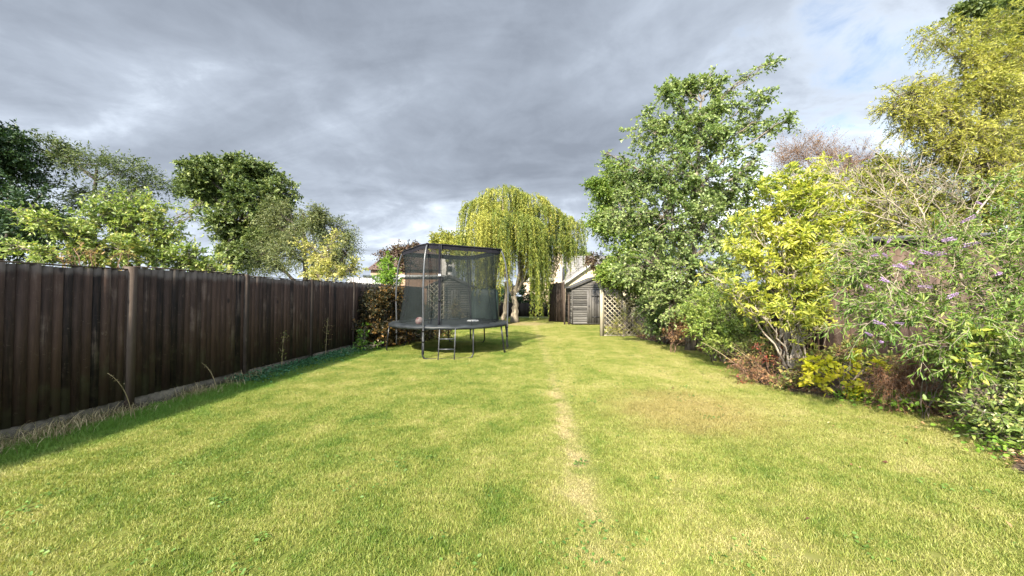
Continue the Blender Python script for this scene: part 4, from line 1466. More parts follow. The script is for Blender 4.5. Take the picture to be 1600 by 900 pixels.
plant('apple_tree', 'light green apple tree with long shoots leaning over the dark fence at the left', 'tree', (XY(205, 7.6), 7.9),
      around(rr_, [(155, 345, 38, 30, -.2), (210, 345, 44, 34, .1), (258, 372, 36, 28, .3), (185, 390, 46, 22, -.3), (250, 400, 46, 18, .1), (308, 400, 28, 18, .3), (345, 415, 30, 10, .4), (125, 392, 24, 14, -.5),
                    (62, 342, 26, 5, -.9), (20, 328, 18, 3, -1.0), (105, 362, 22, 8, -.7), (35, 388, 40, 4, -1.1), (160, 305, 18, 12, 0), (298, 335, 8, 18, .3), (315, 318, 7, 5, .3), (362, 426, 12, 6, .3), (200, 308, 16, 10, 0), (232, 325, 20, 16, .1)], 7.6), 38, 'apple',
      'bark', .1, trunk_top=P(210, 375, 7.8), nsub=17, ntw=8, nleaf=12, tl=.24, L=.066, aspect=.48, shape='hex', lift=.25, droop=.2, shell=2.2,
      dens=[1.3, 1.5, 1.3, 1.5, 1.4, 1, 1, 1.2, .7, .5, .8, .6, .6, .5, .4, .6, .6, .8])
plant('rusty_bramble', 'rusty red and pink tinged bramble showing over the fence under the apple tree', 'bramble', (XY(130, 6.6), 6.9),
      around(rr_, [(115, 388, 24, 8, -.2), (140, 390, 22, 8, 0), (95, 395, 20, 6, -.2), (190, 395, 22, 7, 0)], 6.9), 39, 'mixed',
      'twig_red', .05, stems=3, nsub=5, ntw=4, nleaf=6, tl=.16, L=.06, aspect=.5, lift=.1, tintbias=.28)
plant('bronze_bush', 'dense dark bush with bronze orange top between the dark fence and the trampoline', 'bush', (XY(592, 11.4), 11.6),
      around(rr_, [(575, 475, 22, 22, -.2), (598, 462, 26, 20, .2), (620, 465, 14, 18, .7), (585, 500, 32, 26, -.2), (566, 515, 16, 24, -.4), (610, 505, 26, 30, .6), (590, 522, 34, 20, -.2), (572, 464, 14, 10, 0), (600, 460, 18, 8, .2), (616, 462, 10, 8, .7), (635, 515, 22, 22, 1.4), (660, 520, 24, 18, 1.9), (690, 520, 22, 14, 2.3), (620, 525, 26, 16, .6)], 11.5), 40, 'bronze',
      'bark_dark', .12, stems=4, nsub=24, ntw=9, nleaf=10, tl=.24, L=.06, aspect=.6, twigs=False, shell=3, tintbias=-.03)
plant('green_weed', 'small fresh green weed at the foot of the bronze topped bush', 'weed', (XY(562, 10.2), 10.7),
      around(rr_, [(562, 528, 13, 14, 0), (570, 515, 8, 8, 0), (556, 540, 12, 8, -.1), (585, 540, 14, 6, -.1)], 10.7), 41, 'lime', 'bark', .04, stems=3, nsub=9, ntw=6, nleaf=7, tl=.16, L=.07, aspect=.5, twigs=False, tintbias=-.25)
plant('distant_round_tree', 'small rounded yellow green tree on the skyline left of the weeping willow', 'tree', (XY(697, 40), 40),
      around(rr_, [(690, 370, 16, 10), (708, 370, 14, 10), (697, 385, 20, 14), (684, 380, 12, 12), (712, 390, 14, 16)], 40), 42, 'hedge', 'bark_dark', .2, nsub=20, ntw=9, nleaf=10, tl=.7, L=.2, aspect=.5, twigs=False)
plant('dark_hedge', 'dark shaded hedge behind the low fence under the willow', 'hedge', (XY(830, 30), 30.5),
      around(rr_, [(785, 462, 26, 24, 0), (815, 462, 26, 24, .3), (842, 462, 24, 22, 0), (760, 462, 24, 26, 0), (735, 465, 20, 22, 0)], 30.5), 43, 'conifer', 'bark_dark', .14, stems=4, nsub=20, ntw=10, nleaf=10, tl=.5, L=.16, aspect=.6, twigs=False)
plant('dark_tree', 'small dark tree crown beside the grey tiled roof behind the willow', 'tree', (XY(902, 44), 44),
      around(rr_, [(905, 395, 18, 14), (918, 404, 14, 12), (890, 405, 14, 14)], 44), 44, 'oak', 'bark_dark', .2, nsub=16, ntw=9, nleaf=10, tl=.6, L=.22, aspect=.5, twigs=False)


# --- weeping willow
def weeping_willow():
    r = np.random.RandomState(60)
    Y = 22.6
    bx = XY(804, Y)
    root = thing('weeping_willow', 'large weeping willow with yellow green hanging strands at the end of the lawn', 'tree', (bx, Y, 0))
    k = Y / F
    wood = MB()
    strands = MB()
    heads = [(755, 325, 0, 32), (785, 308, -.3, 34), (822, 318, .2, 34), (770, 350, -1.4, 40), (805, 355, -1.8, 40), (845, 335, .6, 34), (880, 350, .9, 30), (745, 375, .2, 26), (865, 380, 0, 30), (895, 375, .6, 18), (820, 375, 1.6, 40), (790, 335, 1.8, 40)]
    t0 = np.array((bx, Y, -.05))
    fork = P(802, 462, Y)
    trk = wig(r, bez(t0, np.array((bx + .12, Y, 1.0)), fork, 9), .03)
    wood.tube(trk, np.linspace(.24, .15, 9) * np.r_[1.35, 1.1, np.ones(7)], 10)
    f2 = P(816, 442, Y)
    f1 = P(796, 440, Y)
    second = wig(r, bez(np.array((bx - .72, Y + .5, -.05)), P(792, 480, Y + .5), P(790, 440, Y + .4), 8), .03)
    wood.tube(second, np.linspace(.16, .10, 8), 8)
    lv = Leaves()
    for hx, hy, dy, hr in heads:
        c = P(hx, hy, Y + dy)
        start = (f1 if hx < 800 else f2)
        limb = wig(r, np.concatenate([bez(fork, start + r.randn(3) * .1, (start + c) / 2 + np.array((0, 0, .5)), 6)[:-1], bez((start + c) / 2 + np.array((0, 0, .5)), c + np.array((0, 0, .3)), c + np.array((0, 0, .15)), 5)]), .05)
        wood.tube(limb, np.linspace(.12, .03, len(limb)), 6)
        R_ = hr * k
        nst = int(125 * (hr / 34.0) ** 1.3)
        hoff = r.uniform(-22, 14)
        tone = r.uniform(-.2, .2) + (.16 if hx < 830 else -.16)  # left heads tinted lighter, right darker: sunlit and shaded sides put into leaf colour
        angs = r.rand(9) * 6.283
        btone = r.randn(9) * .13
        for q in range(nst):
            kb = r.randint(9)
            az = angs[kb] + r.randn() * .2
            rad = R_ * r.rand() ** .5
            s = c + np.array((math.cos(az) * rad, math.sin(az) * rad, R_ * .55 * math.sqrt(max(0, 1 - (rad / R_) ** 2)) * r.uniform(.5, 1)))
            # strand hangs to a limit that is lower in the middle
            pxs = 800 + F * s[0] / s[1]
            low = np.interp(pxs, [715, 745, 775, 790, 800, 812, 820, 833, 842, 852, 860, 870, 890, 905], [440, 462, 462, 445, 415, 410, 440, 492, 474, 462, 428, 405, 402, 390])
            zl = max(.45, P(pxs, low + hoff * .6 + 14 * r.randn(), Y)[2])
            ln = min((s[2] - zl) * (r.rand() ** (.6 if r.rand() > .35 else 2.5)) + .5, s[2] - .4)
            ln = max(ln, .5)
            m = int(ln / .13) + 4
            t = np.linspace(0, 1, m)
            out = np.array((math.cos(az), math.sin(az), 0)) * (.15 + .25 * r.rand()) * R_
            sway = r.randn(2) * .06
            pts = s + out[None] * (1 - (1 - t[:, None]) ** 3)
            pts[:, 2] -= ln * t ** 1.25 - .10 * np.sin(np.clip(t * 3, 0, math.pi)) * R_ * .5
            pts[:, 0] += sway[0] * np.sin(t * 5)
            pts[:, 1] += sway[1] * np.sin(t * 4)
            strands.tube(pts[::max(1, m // 6)], .005, 3, .35, cap=False)
            nl = int(m * 5)
            tt = r.rand(nl) * (m - 1.001)
            ii = tt.astype(int)
            fr = (tt - ii)[:, None]
            pp = pts[ii] * (1 - fr) + pts[ii + 1] * fr
            D = r.randn(nl, 3) * .45 + np.array((0, 0, -.8))
            lv.add(pp + r.randn(nl, 3) * .015, D, .15 * (.5 + .8 * r.rand(nl)), .5 + tone + btone[kb] + .1 * r.randn() + .16 * r.randn(nl))
    wood.build('trunk', M['bark_twig'], root, True)
    strands.build('strands', LEAF['willow'], root)
    lv.build('crown', LEAF['willow'], root, r, .21, 'diamond', 1.5, .1)


weeping_willow()

# --- right hand side
plant('tall_tree', 'tall open topped mid green tree with long loose shoots behind the golden shrub', 'tree', (XY(1085, 10.6), 10.9),
      around(rr_, [(1012, 205, 36, 32, 0), (1060, 195, 40, 42, .2), (1105, 205, 42, 46, .0), (1145, 225, 34, 40, .1), (990, 260, 44, 42, -.3), (1045, 265, 52, 50, -.3), (1105, 280, 55, 52, -.1), (1155, 295, 36, 46, .2),
                    (972, 325, 40, 42, 0), (1035, 340, 58, 48, -.5), (1100, 355, 58, 52, -.4), (1150, 370, 40, 46, .1), (1010, 405, 58, 42, -.3), (1075, 420, 58, 40, -.5), (1130, 430, 44, 40, 0), (1050, 468, 50, 34, -.5), (1100, 478, 44, 30, -.4), (1080, 235, 46, 40, .5), (1060, 310, 56, 46, .7), (1120, 330, 46, 46, .7),
                    (1035, 150, 10, 16, 0), (1090, 125, 8, 18, .1), (1122, 132, 9, 14, .1), (1150, 140, 8, 8, .1), (1172, 118, 10, 6, .1), (1195, 103, 9, 4, .1), (1215, 94, 8, 3, .1), (1052, 130, 5, 10, .1), (1110, 112, 5, 12, .1), (1190, 150, 16, 10, .0), (1228, 190, 18, 7, 0), (1185, 190, 22, 12, .1), (1190, 250, 12, 22, .2), (950, 240, 8, 6, 0), (1130, 165, 28, 18, .1), (1065, 150, 26, 20, .2), (1185, 315, 30, 40, .5), (1190, 375, 30, 36, .6)], 10.8), 51, 'birch',
      'bark', .13, trunk_top=P(1095, 160, 10.9), nsub=24, ntw=10, nleaf=14, tl=.34, L=.082, aspect=.62, shape='diamond', lift=.15, droop=.3, shell=3.0, updev=1.1,
      dens=[.8, .9, .9, .6, .9, 1.1, 1.1, .7, 1, 1.2, 1.2, .9, 1.2, 1.2, 1, 1.2, 1.1, .8, .9, .7, .35, .3, .3, .25, .25, .25, .25, .25, .25, .25, .25, .3, .25, .2, .35, .4, .7, .8])
plant('leafy_hazel', 'fresh light green bushy tree growing over the top of the trellis', 'tree', (XY(985, 15.6), 15.9),
      around(rr_, [(960, 270, 28, 24), (985, 300, 36, 30), (950, 310, 26, 26), (965, 355, 38, 32), (1000, 370, 40, 36), (975, 405, 34, 26), (1015, 430, 40, 34), (1025, 480, 34, 30), (1040, 400, 36, 40), (930, 290, 12, 12), (935, 345, 16, 20), (1005, 438, 24, 14, -1.4), (962, 432, 24, 8, -1.4), (945, 425, 12, 8, -1.4)], 15.7), 52, 'hazel',
      'bark', .12, nsub=34, ntw=10, nleaf=12, tl=.42, L=.095, aspect=.58, twigs=False, lift=.2, updev=1.0, shell=2.5)
plant('copper_shrub', 'dark red brown leaved branch hanging beside the shed left of the trellis tree', 'shrub', (XY(948, 17.5), 17.7),
      around(rr_, [(940, 405, 14, 16), (948, 425, 14, 12), (930, 410, 10, 10), (922, 400, 10, 8)], 17.6), 53, 'plum', 'bark_dark', .06, stems=3, nsub=11, ntw=6, nleaf=8, tl=.3, L=.11, aspect=.45, twigs=False, droop=.5)
plant('laurel_shrub', 'dark glossy green shrub at the foot of the tall tree beside the trellis', 'shrub', (XY(1045, 11.8), 12.3),
      around(rr_, [(1020, 475, 26, 26, 0), (1050, 470, 30, 26, .3), (1030, 505, 24, 16, -.2), (1062, 500, 24, 20, 0)], 12.2), 54, 'birch', 'bark', .08, stems=4, nsub=15, ntw=8, nleaf=8, tl=.26, L=.10, aspect=.5, twigs=False, tintbias=-.1)
plant('russet_tree', 'bare twiggy reddish brown tree top between the tall tree and the golden crowned tree', 'tree', (XY(1285, 16), 16),
      around(rr_, [(1240, 235, 28, 20), (1275, 240, 34, 22), (1225, 255, 20, 20), (1310, 255, 34, 20), (1345, 250, 28, 20), (1270, 275, 50, 24), (1340, 280, 40, 20)], 16), 55, 'redtw', 'twig_red', .14, trunk_top=P(1285, 250, 16), nsub=26, ntw=13, nleaf=4, tl=.75, L=.07, aspect=.25, lift=.5, droop=.05, twigs=True)
plant('golden_tree', 'big golden yellow twisted branch tree filling the top right corner', 'tree', (XY(1540, 9.3), 9.6),
      around(rr_, [(1405, 150, 30, 26, 0), (1440, 130, 26, 18, 0), (1420, 185, 26, 20, 0), (1475, 175, 36, 22, -.1), (1530, 60, 40, 26, .1), (1490, 90, 34, 22, 0), (1565, 100, 44, 30, 0), (1540, 140, 46, 26, -.2), (1500, 140, 34, 20, 0), (1590, 160, 40, 32, -.2), (1560, 205, 46, 28, -.3),
                    (1500, 215, 44, 26, -.2), (1460, 235, 34, 22, 0), (1600, 240, 44, 34, -.2), (1540, 255, 50, 26, -.3), (1470, 45, 26, 14, .2), (1560, 30, 30, 16, .2), (1630, 90, 40, 40, 0), (1640, 180, 40, 40, 0), (1395, 165, 18, 16, 0), (1440, 60, 20, 14, .2)], 9.4), 56, 'corkscrew',
      'bark', .17, trunk_top=P(1540, 120, 9.5), nsub=18, ntw=10, nleaf=20, tl=.42, L=.08, aspect=.24, lift=.0, droop=.55, amp=.075, shell=2.3, updev=1.2, tintdev=.2,
      dens=[.9, .5, .7, 1, 1.1, .7, 1.2, 1.2, .9, 1.2, 1.2, 1.2, 1, 1.2, 1.2, .4, .8, 1, 1, .6, .25])
plant('dark_corner_tree', 'dark green tree top showing behind the golden tree at the upper right corner', 'tree', (XY(1610, 14), 14),
      around(rr_, [(1560, 10, 34, 18), (1610, 20, 40, 30), (1520, 15, 20, 10), (1600, 80, 60, 50), (1640, 160, 60, 60), (1620, 260, 70, 60)], 14), 57, 'oak', 'bark_dark', .25, nsub=22, ntw=9, nleaf=10, tl=.6, L=.15, aspect=.5, twigs=False)
plant('olive_hedge', 'tall loose olive yellow hedge behind the brown outbuilding', 'hedge', (XY(1430, 9.4), 10.2),
      around(rr_, [(1350, 290, 40, 34, 0), (1400, 280, 44, 34, .2), (1450, 290, 46, 36, 0), (1500, 300, 46, 40, -.1), (1550, 310, 46, 40, -.2), (1340, 335, 46, 34, 0), (1410, 335, 46, 36, 0), (1480, 345, 50, 34, 0), (1600, 320, 46, 50, -.2), (1380, 260, 24, 16, 0), (1530, 350, 60, 30, -.2), (1310, 380, 40, 40, .2), (1280, 420, 50, 50, .3), (1270, 330, 40, 50, .3)], 10), 58, 'hedge', 'bark', .14, stems=6, limb_r=.04,
      nsub=30, ntw=9, nleaf=10, tl=.34, L=.095, aspect=.42, twigs=False, lift=.3, updev=1.0)
plant('golden_shrub', 'bright yellow green leaved shrub on pale stems in front of the tall tree', 'shrub', (XY(1248, 6.7), 6.95),
      around(rr_, [(1285, 262, 24, 16, .1), (1240, 275, 30, 16, 0), (1200, 300, 24, 16, 0), (1260, 300, 44, 22, .1), (1310, 290, 26, 22, .2), (1225, 325, 44, 20, -.1), (1285, 335, 46, 22, 0), (1175, 345, 26, 16, -.1), (1320, 340, 26, 22, .1),
                    (1160, 385, 24, 14, -.2), (1215, 370, 44, 18, -.2), (1270, 380, 46, 18, -.1), (1320, 385, 26, 20, 0), (1120, 435, 22, 10, -.4), (1160, 458, 28, 12, -.4), (1240, 430, 40, 16, -.3), (1290, 430, 30, 14, -.2), (1200, 410, 30, 12, -.3), (1240, 490, 36, 11, -.5), (1285, 480, 26, 10, -.3), (1180, 480, 22, 9, -.4), (1270, 515, 22, 8, -.4)], 6.7), 59, 'golden',
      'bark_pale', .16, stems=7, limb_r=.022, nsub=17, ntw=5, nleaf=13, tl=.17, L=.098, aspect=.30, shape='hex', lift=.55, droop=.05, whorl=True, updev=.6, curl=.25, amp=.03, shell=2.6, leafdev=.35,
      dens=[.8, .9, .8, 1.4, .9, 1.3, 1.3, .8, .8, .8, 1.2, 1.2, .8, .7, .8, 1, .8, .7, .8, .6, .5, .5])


# --- flowering shrub with long pale stems
def flowering_shrub():
    r = np.random.RandomState(91)
    Y = 4.7
    b = P(1575, 600, Y)
    base = np.array((b[0], Y, 0))
    root = thing('flowering_shrub', 'sprawling grey green shrub with pale arching stems and lilac flower spikes', 'shrub', base)
    wood, lv = MB(), Leaves()
    S = lambda *q: np.array([P(x, y, Y + dy) for x, y, dy in q])

    def smooth(pts, n):
        pts = np.asarray(pts)
        t = np.linspace(0, len(pts) - 1, n)
        i = np.clip(t.astype(int), 0, len(pts) - 2)
        f = (t - i)[:, None]
        q = pts[i] * (1 - f) + pts[i + 1] * f
        for _ in range(2):
            q[1:-1] = (q[:-2] + 2 * q[1:-1] + q[2:]) / 4
        return q
    mains = [
        (S((1580, 590, 0), (1560, 505, 0), (1520, 440, 0), (1497, 395, .05), (1503, 365, .05), (1525, 335, .1), (1552, 300, .1), (1575, 270, .1)), .024, .007),
        (S((1578, 590, 0), (1545, 490, -.1), (1500, 430, -.1), (1482, 400, -.1), (1455, 372, -.1), (1410, 350, -.1), (1360, 335, 0), (1325, 325, 0)), .024, .005),
        (S((1500, 395, .05), (1472, 370, .1), (1476, 340, .15), (1490, 300, .2), (1495, 270, .2)), .011, .004),
        (S((1455, 372, -.1), (1440, 330, -.1), (1425, 300, 0), (1390, 260, .1)), .010, .003),
        (S((1440, 362, -.1), (1400, 320, -.2), (1350, 290, -.1), (1320, 270, 0)), .009, .003),
        (S((1410, 350, -.1), (1385, 310, -.1), (1375, 270, 0)), .008, .003),
        (S((1525, 335, .1), (1500, 312, .1), (1480, 300, .1)), .008, .003),
        (S((1545, 490, -.1), (1480, 470, -.2), (1400, 460, -.2), (1330, 465, -.1)), .012, .004),
        (S((1565, 560, 0), (1480, 520, -.3), (1400, 500, -.4), (1350, 505, -.4)), .012, .004),
        (S((1580, 570, 0), (1590, 480, -.3), (1570, 420, -.5), (1540, 400, -.6)), .012, .004),
        (S((1585, 580, 0), (1610, 480, -.2), (1605, 400, -.2), (1590, 330, -.2)), .014, .004),
        (S((1570, 590, 0), (1520, 545, -.3), (1460, 540, -.5), (1370, 525, -.5)), .010, .003),
        (S((1580, 590, 0), (1540, 570, -.4), (1500, 560, -.6)), .010, .003),
        (S((1620, 500, -.2), (1560, 490, -.5), (1510, 500, -.7)), .010, .003),
        (S((1600, 560, -.2), (1630, 450, -.4), (1600, 390, -.6)), .012, .004),
    ]
    mains += [
        (S((1560, 560, 0), (1480, 480, -.3), (1420, 430, -.4), (1360, 400, -.3), (1320, 390, -.2)), .010, .003),
        (S((1560, 560, 0), (1500, 500, -.4), (1430, 470, -.5), (1380, 430, -.5), (1350, 425, -.4)), .010, .003),
        (S((1575, 560, 0), (1540, 470, -.4), (1480, 430, -.5), (1440, 395, -.4)), .010, .003),
        (S((1575, 560, 0), (1500, 520, -.5), (1440, 490, -.6), (1390, 480, -.6), (1345, 485, -.5)), .009, .003),
        (S((1497, 395, .05), (1440, 350, .2), (1380, 330, .2), (1330, 300, .3), (1300, 270, .3)), .010, .003),
        (S((1503, 365, .05), (1470, 330, .2), (1440, 290, .2), (1420, 250, .3)), .009, .003),
        (S((1570, 560, 0), (1530, 470, -.3), (1500, 420, -.3), (1490, 380, -.2), (1485, 350, -.2)), .009, .003),
        (S((1585, 560, 0), (1570, 450, -.3), (1560, 390, -.2), (1570, 340, -.1)), .009, .003),
        (S((1560, 570, 0), (1470, 500, -.3), (1400, 440, -.3), (1370, 400, -.2), (1350, 375, -.1)), .009, .003),
        (S((1560, 580, 0), (1470, 530, -.3), (1400, 490, -.3), (1350, 450, -.2), (1320, 430, -.1)), .009, .003),
    ]
    paths = []
    for pts, ra, rb in mains:
        q = wig(r, smooth(pts, 22), .006)
        wood.tube(q, np.linspace(ra, rb, 22), 7)
        paths.append((q, ra))
    # side shoots
    tips = []
    for pi, (q, ra) in enumerate(paths):
        ns = 17 if pi < 7 else 24
        for _ in range(ns):
            i = r.randint(7 if pi < 2 else 3, 22)
            s0 = q[i]
            td = nrm(q[min(i + 1, 21)] - q[i - 1])
            bare = pi in (1, 3, 4, 5, 6, 2, 15, 19, 20)
            dr = nrm(td * .8 + r.randn(3) * .55 + np.array((0, -.1, .35 if pi < 7 else .10)))
            ln = r.uniform(.18, .5)
            e = s0 + dr * ln + np.array((0, 0, -.04))
            sh = wig(r, bez(s0, s0 + dr * ln * .5 + np.array((0, 0, .03)), e, 6), .008)
            wood.tube(sh, np.linspace(.0045, .002, 6), 4, cap=False)
            tips.append((sh[-1], nrm(sh[-1] - sh[-2]), pi))
            K = r.randint(3, 8) if bare else r.randint(11, 20)
            tt = r.rand(K) * 4.99
            ii = tt.astype(int)
            fr = (tt - ii)[:, None]
            pp = sh[ii] * (1 - fr) + sh[ii + 1] * fr
            sd = nrm(np.cross(dr, r.randn(K, 3)))
            D = dr * .6 + sd * .7 + np.array((0, 0, -.35))
            lv.add(pp, D, r.uniform(.035, .06, K) if bare else r.uniform(.04, .10, K), .5 + .2 * r.randn(K) + (.25 if bare else 0))
            for _q in range(3):
                d2 = nrm(dr + r.randn(3) * .6)
                m_ = sh[r.randint(1, 5)]
                wood.tube([m_, m_ + d2 * ln * .3, m_ + d2 * ln * .55 - np.array((0, 0, .02))], [.0028, .0022, .0014], 3, cap=False)
                if not bare:
                    K2 = 7
                    pp = m_ + d2 * (ln * .55 * r.rand(K2))[:, None]
                    lv.add(pp, d2 * .5 + r.randn(K2, 3) * .5 + np.array((0, 0, -.3)), r.uniform(.04, .085, K2), .5 + .2 * r.randn(K2))
    wood.build('stems', M['bark_twig'], root, True)
    lv.build('foliage', LEAF['buddleia'], root, r, .24, 'hex', .8, .25)
    # one flower spike, copied to each place
    fm = Leaves()
    n = 230
    t = r.rand(n)
    az = r.rand(n) * 6.283
    rad = .018 * (1 - t * .75) * (.5 + .5 * r.rand(n))
    pp = np.stack([t * .14, rad * np.cos(az), rad * np.sin(az)], 1)
    D = np.stack([np.full(n, .25), np.cos(az), np.sin(az)], 1) + r.randn(n, 3) * .3
    fm.add(pp, D, r.uniform(.008, .014, n), r.rand(n))
    proto = None
    spots = [(1372, 398), (1386, 402), (1405, 414), (1420, 410), (1451, 388), (1478, 394), (1505, 390), (1541, 399), (1557, 428), (1456, 448), (1480, 465), (1365, 502), (1412, 506), (1362, 524), (1375, 534), (1524, 337), (1526, 316), (1390, 374), (1492, 372), (1438, 392), (1376, 435), (1355, 446), (1418, 418), (1505, 384), (1470, 396)]
    for i, (x, y) in enumerate(spots):
        p = P(x, y, Y - r.uniform(.45, .85))
        if proto is None:
            proto = fm.build('flower_spike', M['flower'], None, r, .8, 'diamond', 1.2, .1, loc=(0, 0, 0))
            o = proto
        else:
            o = proto.copy()
            COL.objects.link(o)
        o.parent = root
        o.location = Vector(p) - root.location
        o.rotation_euler = (r.uniform(0, 6), r.uniform(-.5, .6), r.choice([0, math.pi]) + r.uniform(-.6, .6))
        s = r.uniform(.55, 1.0)
        o.scale = (s, s, s)
    # brown spent spikes
    sp = None
    for i, (x, y) in enumerate([(1425, 455), (1445, 478), (1395, 470), (1410, 490), (1490, 345), (1500, 342), (1370, 480), (1435, 500), (1530, 395), (1540, 392), (1545, 455), (1460, 505)]):
        p = P(x, y, Y - r.uniform(.1, .45))
        if sp is None:
            dm = Leaves()
            n = 120
            t = r.rand(n)
            az = r.rand(n) * 6.283
            dm.add(np.stack([t * .16, .012 * (1 - .7 * t) * np.cos(az), .012 * (1 - .7 * t) * np.sin(az)], 1), np.stack([np.full(n, .5), np.cos(az), np.sin(az)], 1), r.uniform(.008, .014, n), .2 + .5 * r.rand(n))
            sp = dm.build('spent_flower_spike', M['straw'], None, r, .6, 'diamond', 1.2, .1, loc=(0, 0, 0))
            o = sp
        else:
            o = sp.copy()
            COL.objects.link(o)
        o.parent = root
        o.location = Vector(p) - root.location
        o.rotation_euler = (r.uniform(0, 6), r.uniform(-.5, .5), r.choice([0, math.pi]) + r.uniform(-.6, .6))


flowering_shrub()

plant('corner_shrub', 'broad leafy green shrub at the right edge spilling on to the lawn', 'shrub', (XY(1620, 3.9), 4.1),
      around(rr_, [(1580, 560, 40, 34, 0), (1540, 590, 36, 30, .1), (1610, 600, 44, 44, 0), (1560, 630, 44, 36, -.1), (1600, 660, 40, 36, -.2), (1520, 630, 28, 26, .1), (1570, 680, 34, 24, -.2), (1630, 540, 40, 60, 0), (1645, 640, 50, 60, -.1), (1590, 710, 24, 14, -.35), (1610, 700, 34, 26, -.3)], 4.0), 61, 'corner', 'bark', .12, stems=5, limb_r=.012,
      nsub=15, ntw=8, nleaf=9, tl=.17, L=.052, aspect=.5, shape='hex', lift=.5, shell=2.5, updev=.8, amp=.012)
plant('lime_sapling', 'young sapling with a few large lime yellow leaves above the corner shrub', 'sapling', (XY(1530, 4.2), 4.3),
      around(rr_, [(1520, 540, 24, 18, 0), (1500, 510, 18, 8, 0), (1535, 505, 14, 10, -.1), (1515, 565, 14, 8, -.1)], 4.2), 62, 'golden', 'bark', .03, stems=2, limb_r=.006, nsub=5, ntw=3, nleaf=4, tl=.12, L=.11, aspect=.42, shape='hex', tintbias=-.3, amp=.01)
plant('grey_leaved_plant', 'small grey green plant with long pointed leaves under the flowering shrub', 'plant', (XY(1455, 4.7), 4.8),
      around(rr_, [(1450, 555, 18, 10, 0), (1475, 560, 18, 10, 0), (1435, 545, 16, 12, .1), (1495, 575, 16, 10, 0)], 4.6), 63, 'buddleia', 'bark', .03, stems=3, limb_r=.005, nsub=6, ntw=4, nleaf=8, tl=.14, L=.10, aspect=.2, shape='hex', amp=.01)
plant('dead_fern', 'collapsed rust brown fern between the yellow leaved plant and the corner shrub', 'fern', (XY(1440, 5.0), 5.2),
      around(rr_, [(1425, 560, 34, 14, 0), (1460, 570, 28, 18, 0), (1440, 590, 34, 20, -.1), (1390, 590, 30, 16, 0), (1475, 605, 14, 22, -.2), (1365, 575, 22, 14, .1)], 5.1), 64, 'brownfern', 'twig_red', .06, stems=4, limb_r=.006, nsub=15, ntw=8, nleaf=14, tl=.26, L=.035, aspect=.25, lift=-.3, droop=.9, amp=.012, updev=1.2)
plant('yellow_leaved_plant', 'low plant with bright yellow rounded leaves beside the brown fern', 'plant', (XY(1320, 5.65), 5.85),
      around(rr_, [(1275, 580, 28, 14, 0), (1300, 592, 28, 16, 0), (1320, 580, 20, 14, .1), (1255, 590, 18, 10, 0), (1360, 600, 18, 10, -.1), (1270, 565, 16, 8, .1), (1330, 605, 16, 10, -.1), (1345, 555, 14, 8, .1), (1375, 565, 18, 10, -.1), (1295, 565, 16, 8, .1), (1340, 610, 12, 8, -.1)], 5.7), 65, 'lemon', 'bark', .08, stems=4, limb_r=.006, nsub=5, ntw=4, nleaf=7, tl=.09, L=.075, aspect=.75, shape='hex', lift=.5, amp=.01)
plant('bronze_tinted_perennial', 'low bronze and green leafy plant under the pale stemmed golden shrub', 'plant', (XY(1270, 6.1), 6.3),
      around(rr_, [(1245, 580, 22, 14, 0), (1275, 560, 26, 16, .2), (1310, 555, 26, 18, .3), (1350, 575, 26, 16, .1), (1390, 565, 26, 20, .1), (1225, 590, 16, 10, 0), (1340, 540, 24, 18, .4), (1400, 600, 24, 14, -.2)], 6.1), 73, 'mixed', 'twig_red', .1, stems=6, limb_r=.006, nsub=13, ntw=6, nleaf=8, tl=.15, L=.06, aspect=.55, shape='hex', lift=.35, amp=.012, tintbias=.05)
plant('rust_brown_perennial', 'low rust brown withered plant at the lawn edge left of the golden shrub stems', 'plant', (XY(1195, 6.6), 6.8),
      around(rr_, [(1165, 578, 18, 10, 0), (1190, 585, 22, 12, 0), (1215, 592, 20, 10, -.1), (1180, 565, 20, 12, .1), (1150, 570, 14, 10, .2), (1235, 600, 14, 8, -.1)], 6.6), 75, 'brownfern', 'twig_red', .08, stems=6, limb_r=.005, nsub=9, ntw=6, nleaf=9, tl=.16, L=.04, aspect=.4, lift=.1, droop=.4, amp=.012, tintbias=.15, updev=1.2)
plant('leafy_perennial', 'light green leafy clump between the brown fern and the corner shrub', 'plant', (XY(1480, 4.9), 5.05),
      around(rr_, [(1470, 600, 24, 18, 0), (1500, 590, 24, 22, 0), (1445, 625, 24, 10, -.1), (1490, 630, 24, 12, -.1), (1410, 625, 24, 10, 0)], 4.95), 74, 'lime', 'bark', .08, stems=5, limb_r=.005, nsub=9, ntw=5, nleaf=7, tl=.12, L=.055, aspect=.6, shape='hex', lift=.3, amp=.01)
plant('red_berry_shrub', 'tangled shrub with red leaves and berries below the golden shrub', 'shrub', (XY(1205, 7.2), 7.5),
      around(rr_, [(1180, 545, 26, 22, 0), (1215, 555, 30, 24, 0), (1250, 545, 30, 26, .1), (1160, 560, 16, 12, -.1), (1215, 525, 30, 20, .2), (1235, 570, 22, 14, -.1)], 7.2), 66, 'mixed', 'twig_red', .08, stems=5, limb_r=.008, nsub=12, ntw=6, nleaf=7, tl=.2, L=.05, aspect=.5, lift=.2, amp=.02, tintbias=.12)
plant('red_leaved_plant', 'small plant with scarlet leaves in the shade under the golden shrub', 'plant', (XY(1222, 6.8), 7.0),
      around(rr_, [(1228, 520, 12, 12, .2), (1192, 555, 6, 5, -.1), (1212, 560, 7, 5, 0), (1180, 540, 6, 4, -.1), (1148, 588, 4, 3, -.3), (1235, 575, 7, 4, 0)], 6.9), 67, M['redfruit'], 'twig_red', .03, stems=3, limb_r=.004, nsub=4, ntw=3, nleaf=5, tl=.07, L=.034, aspect=.5)
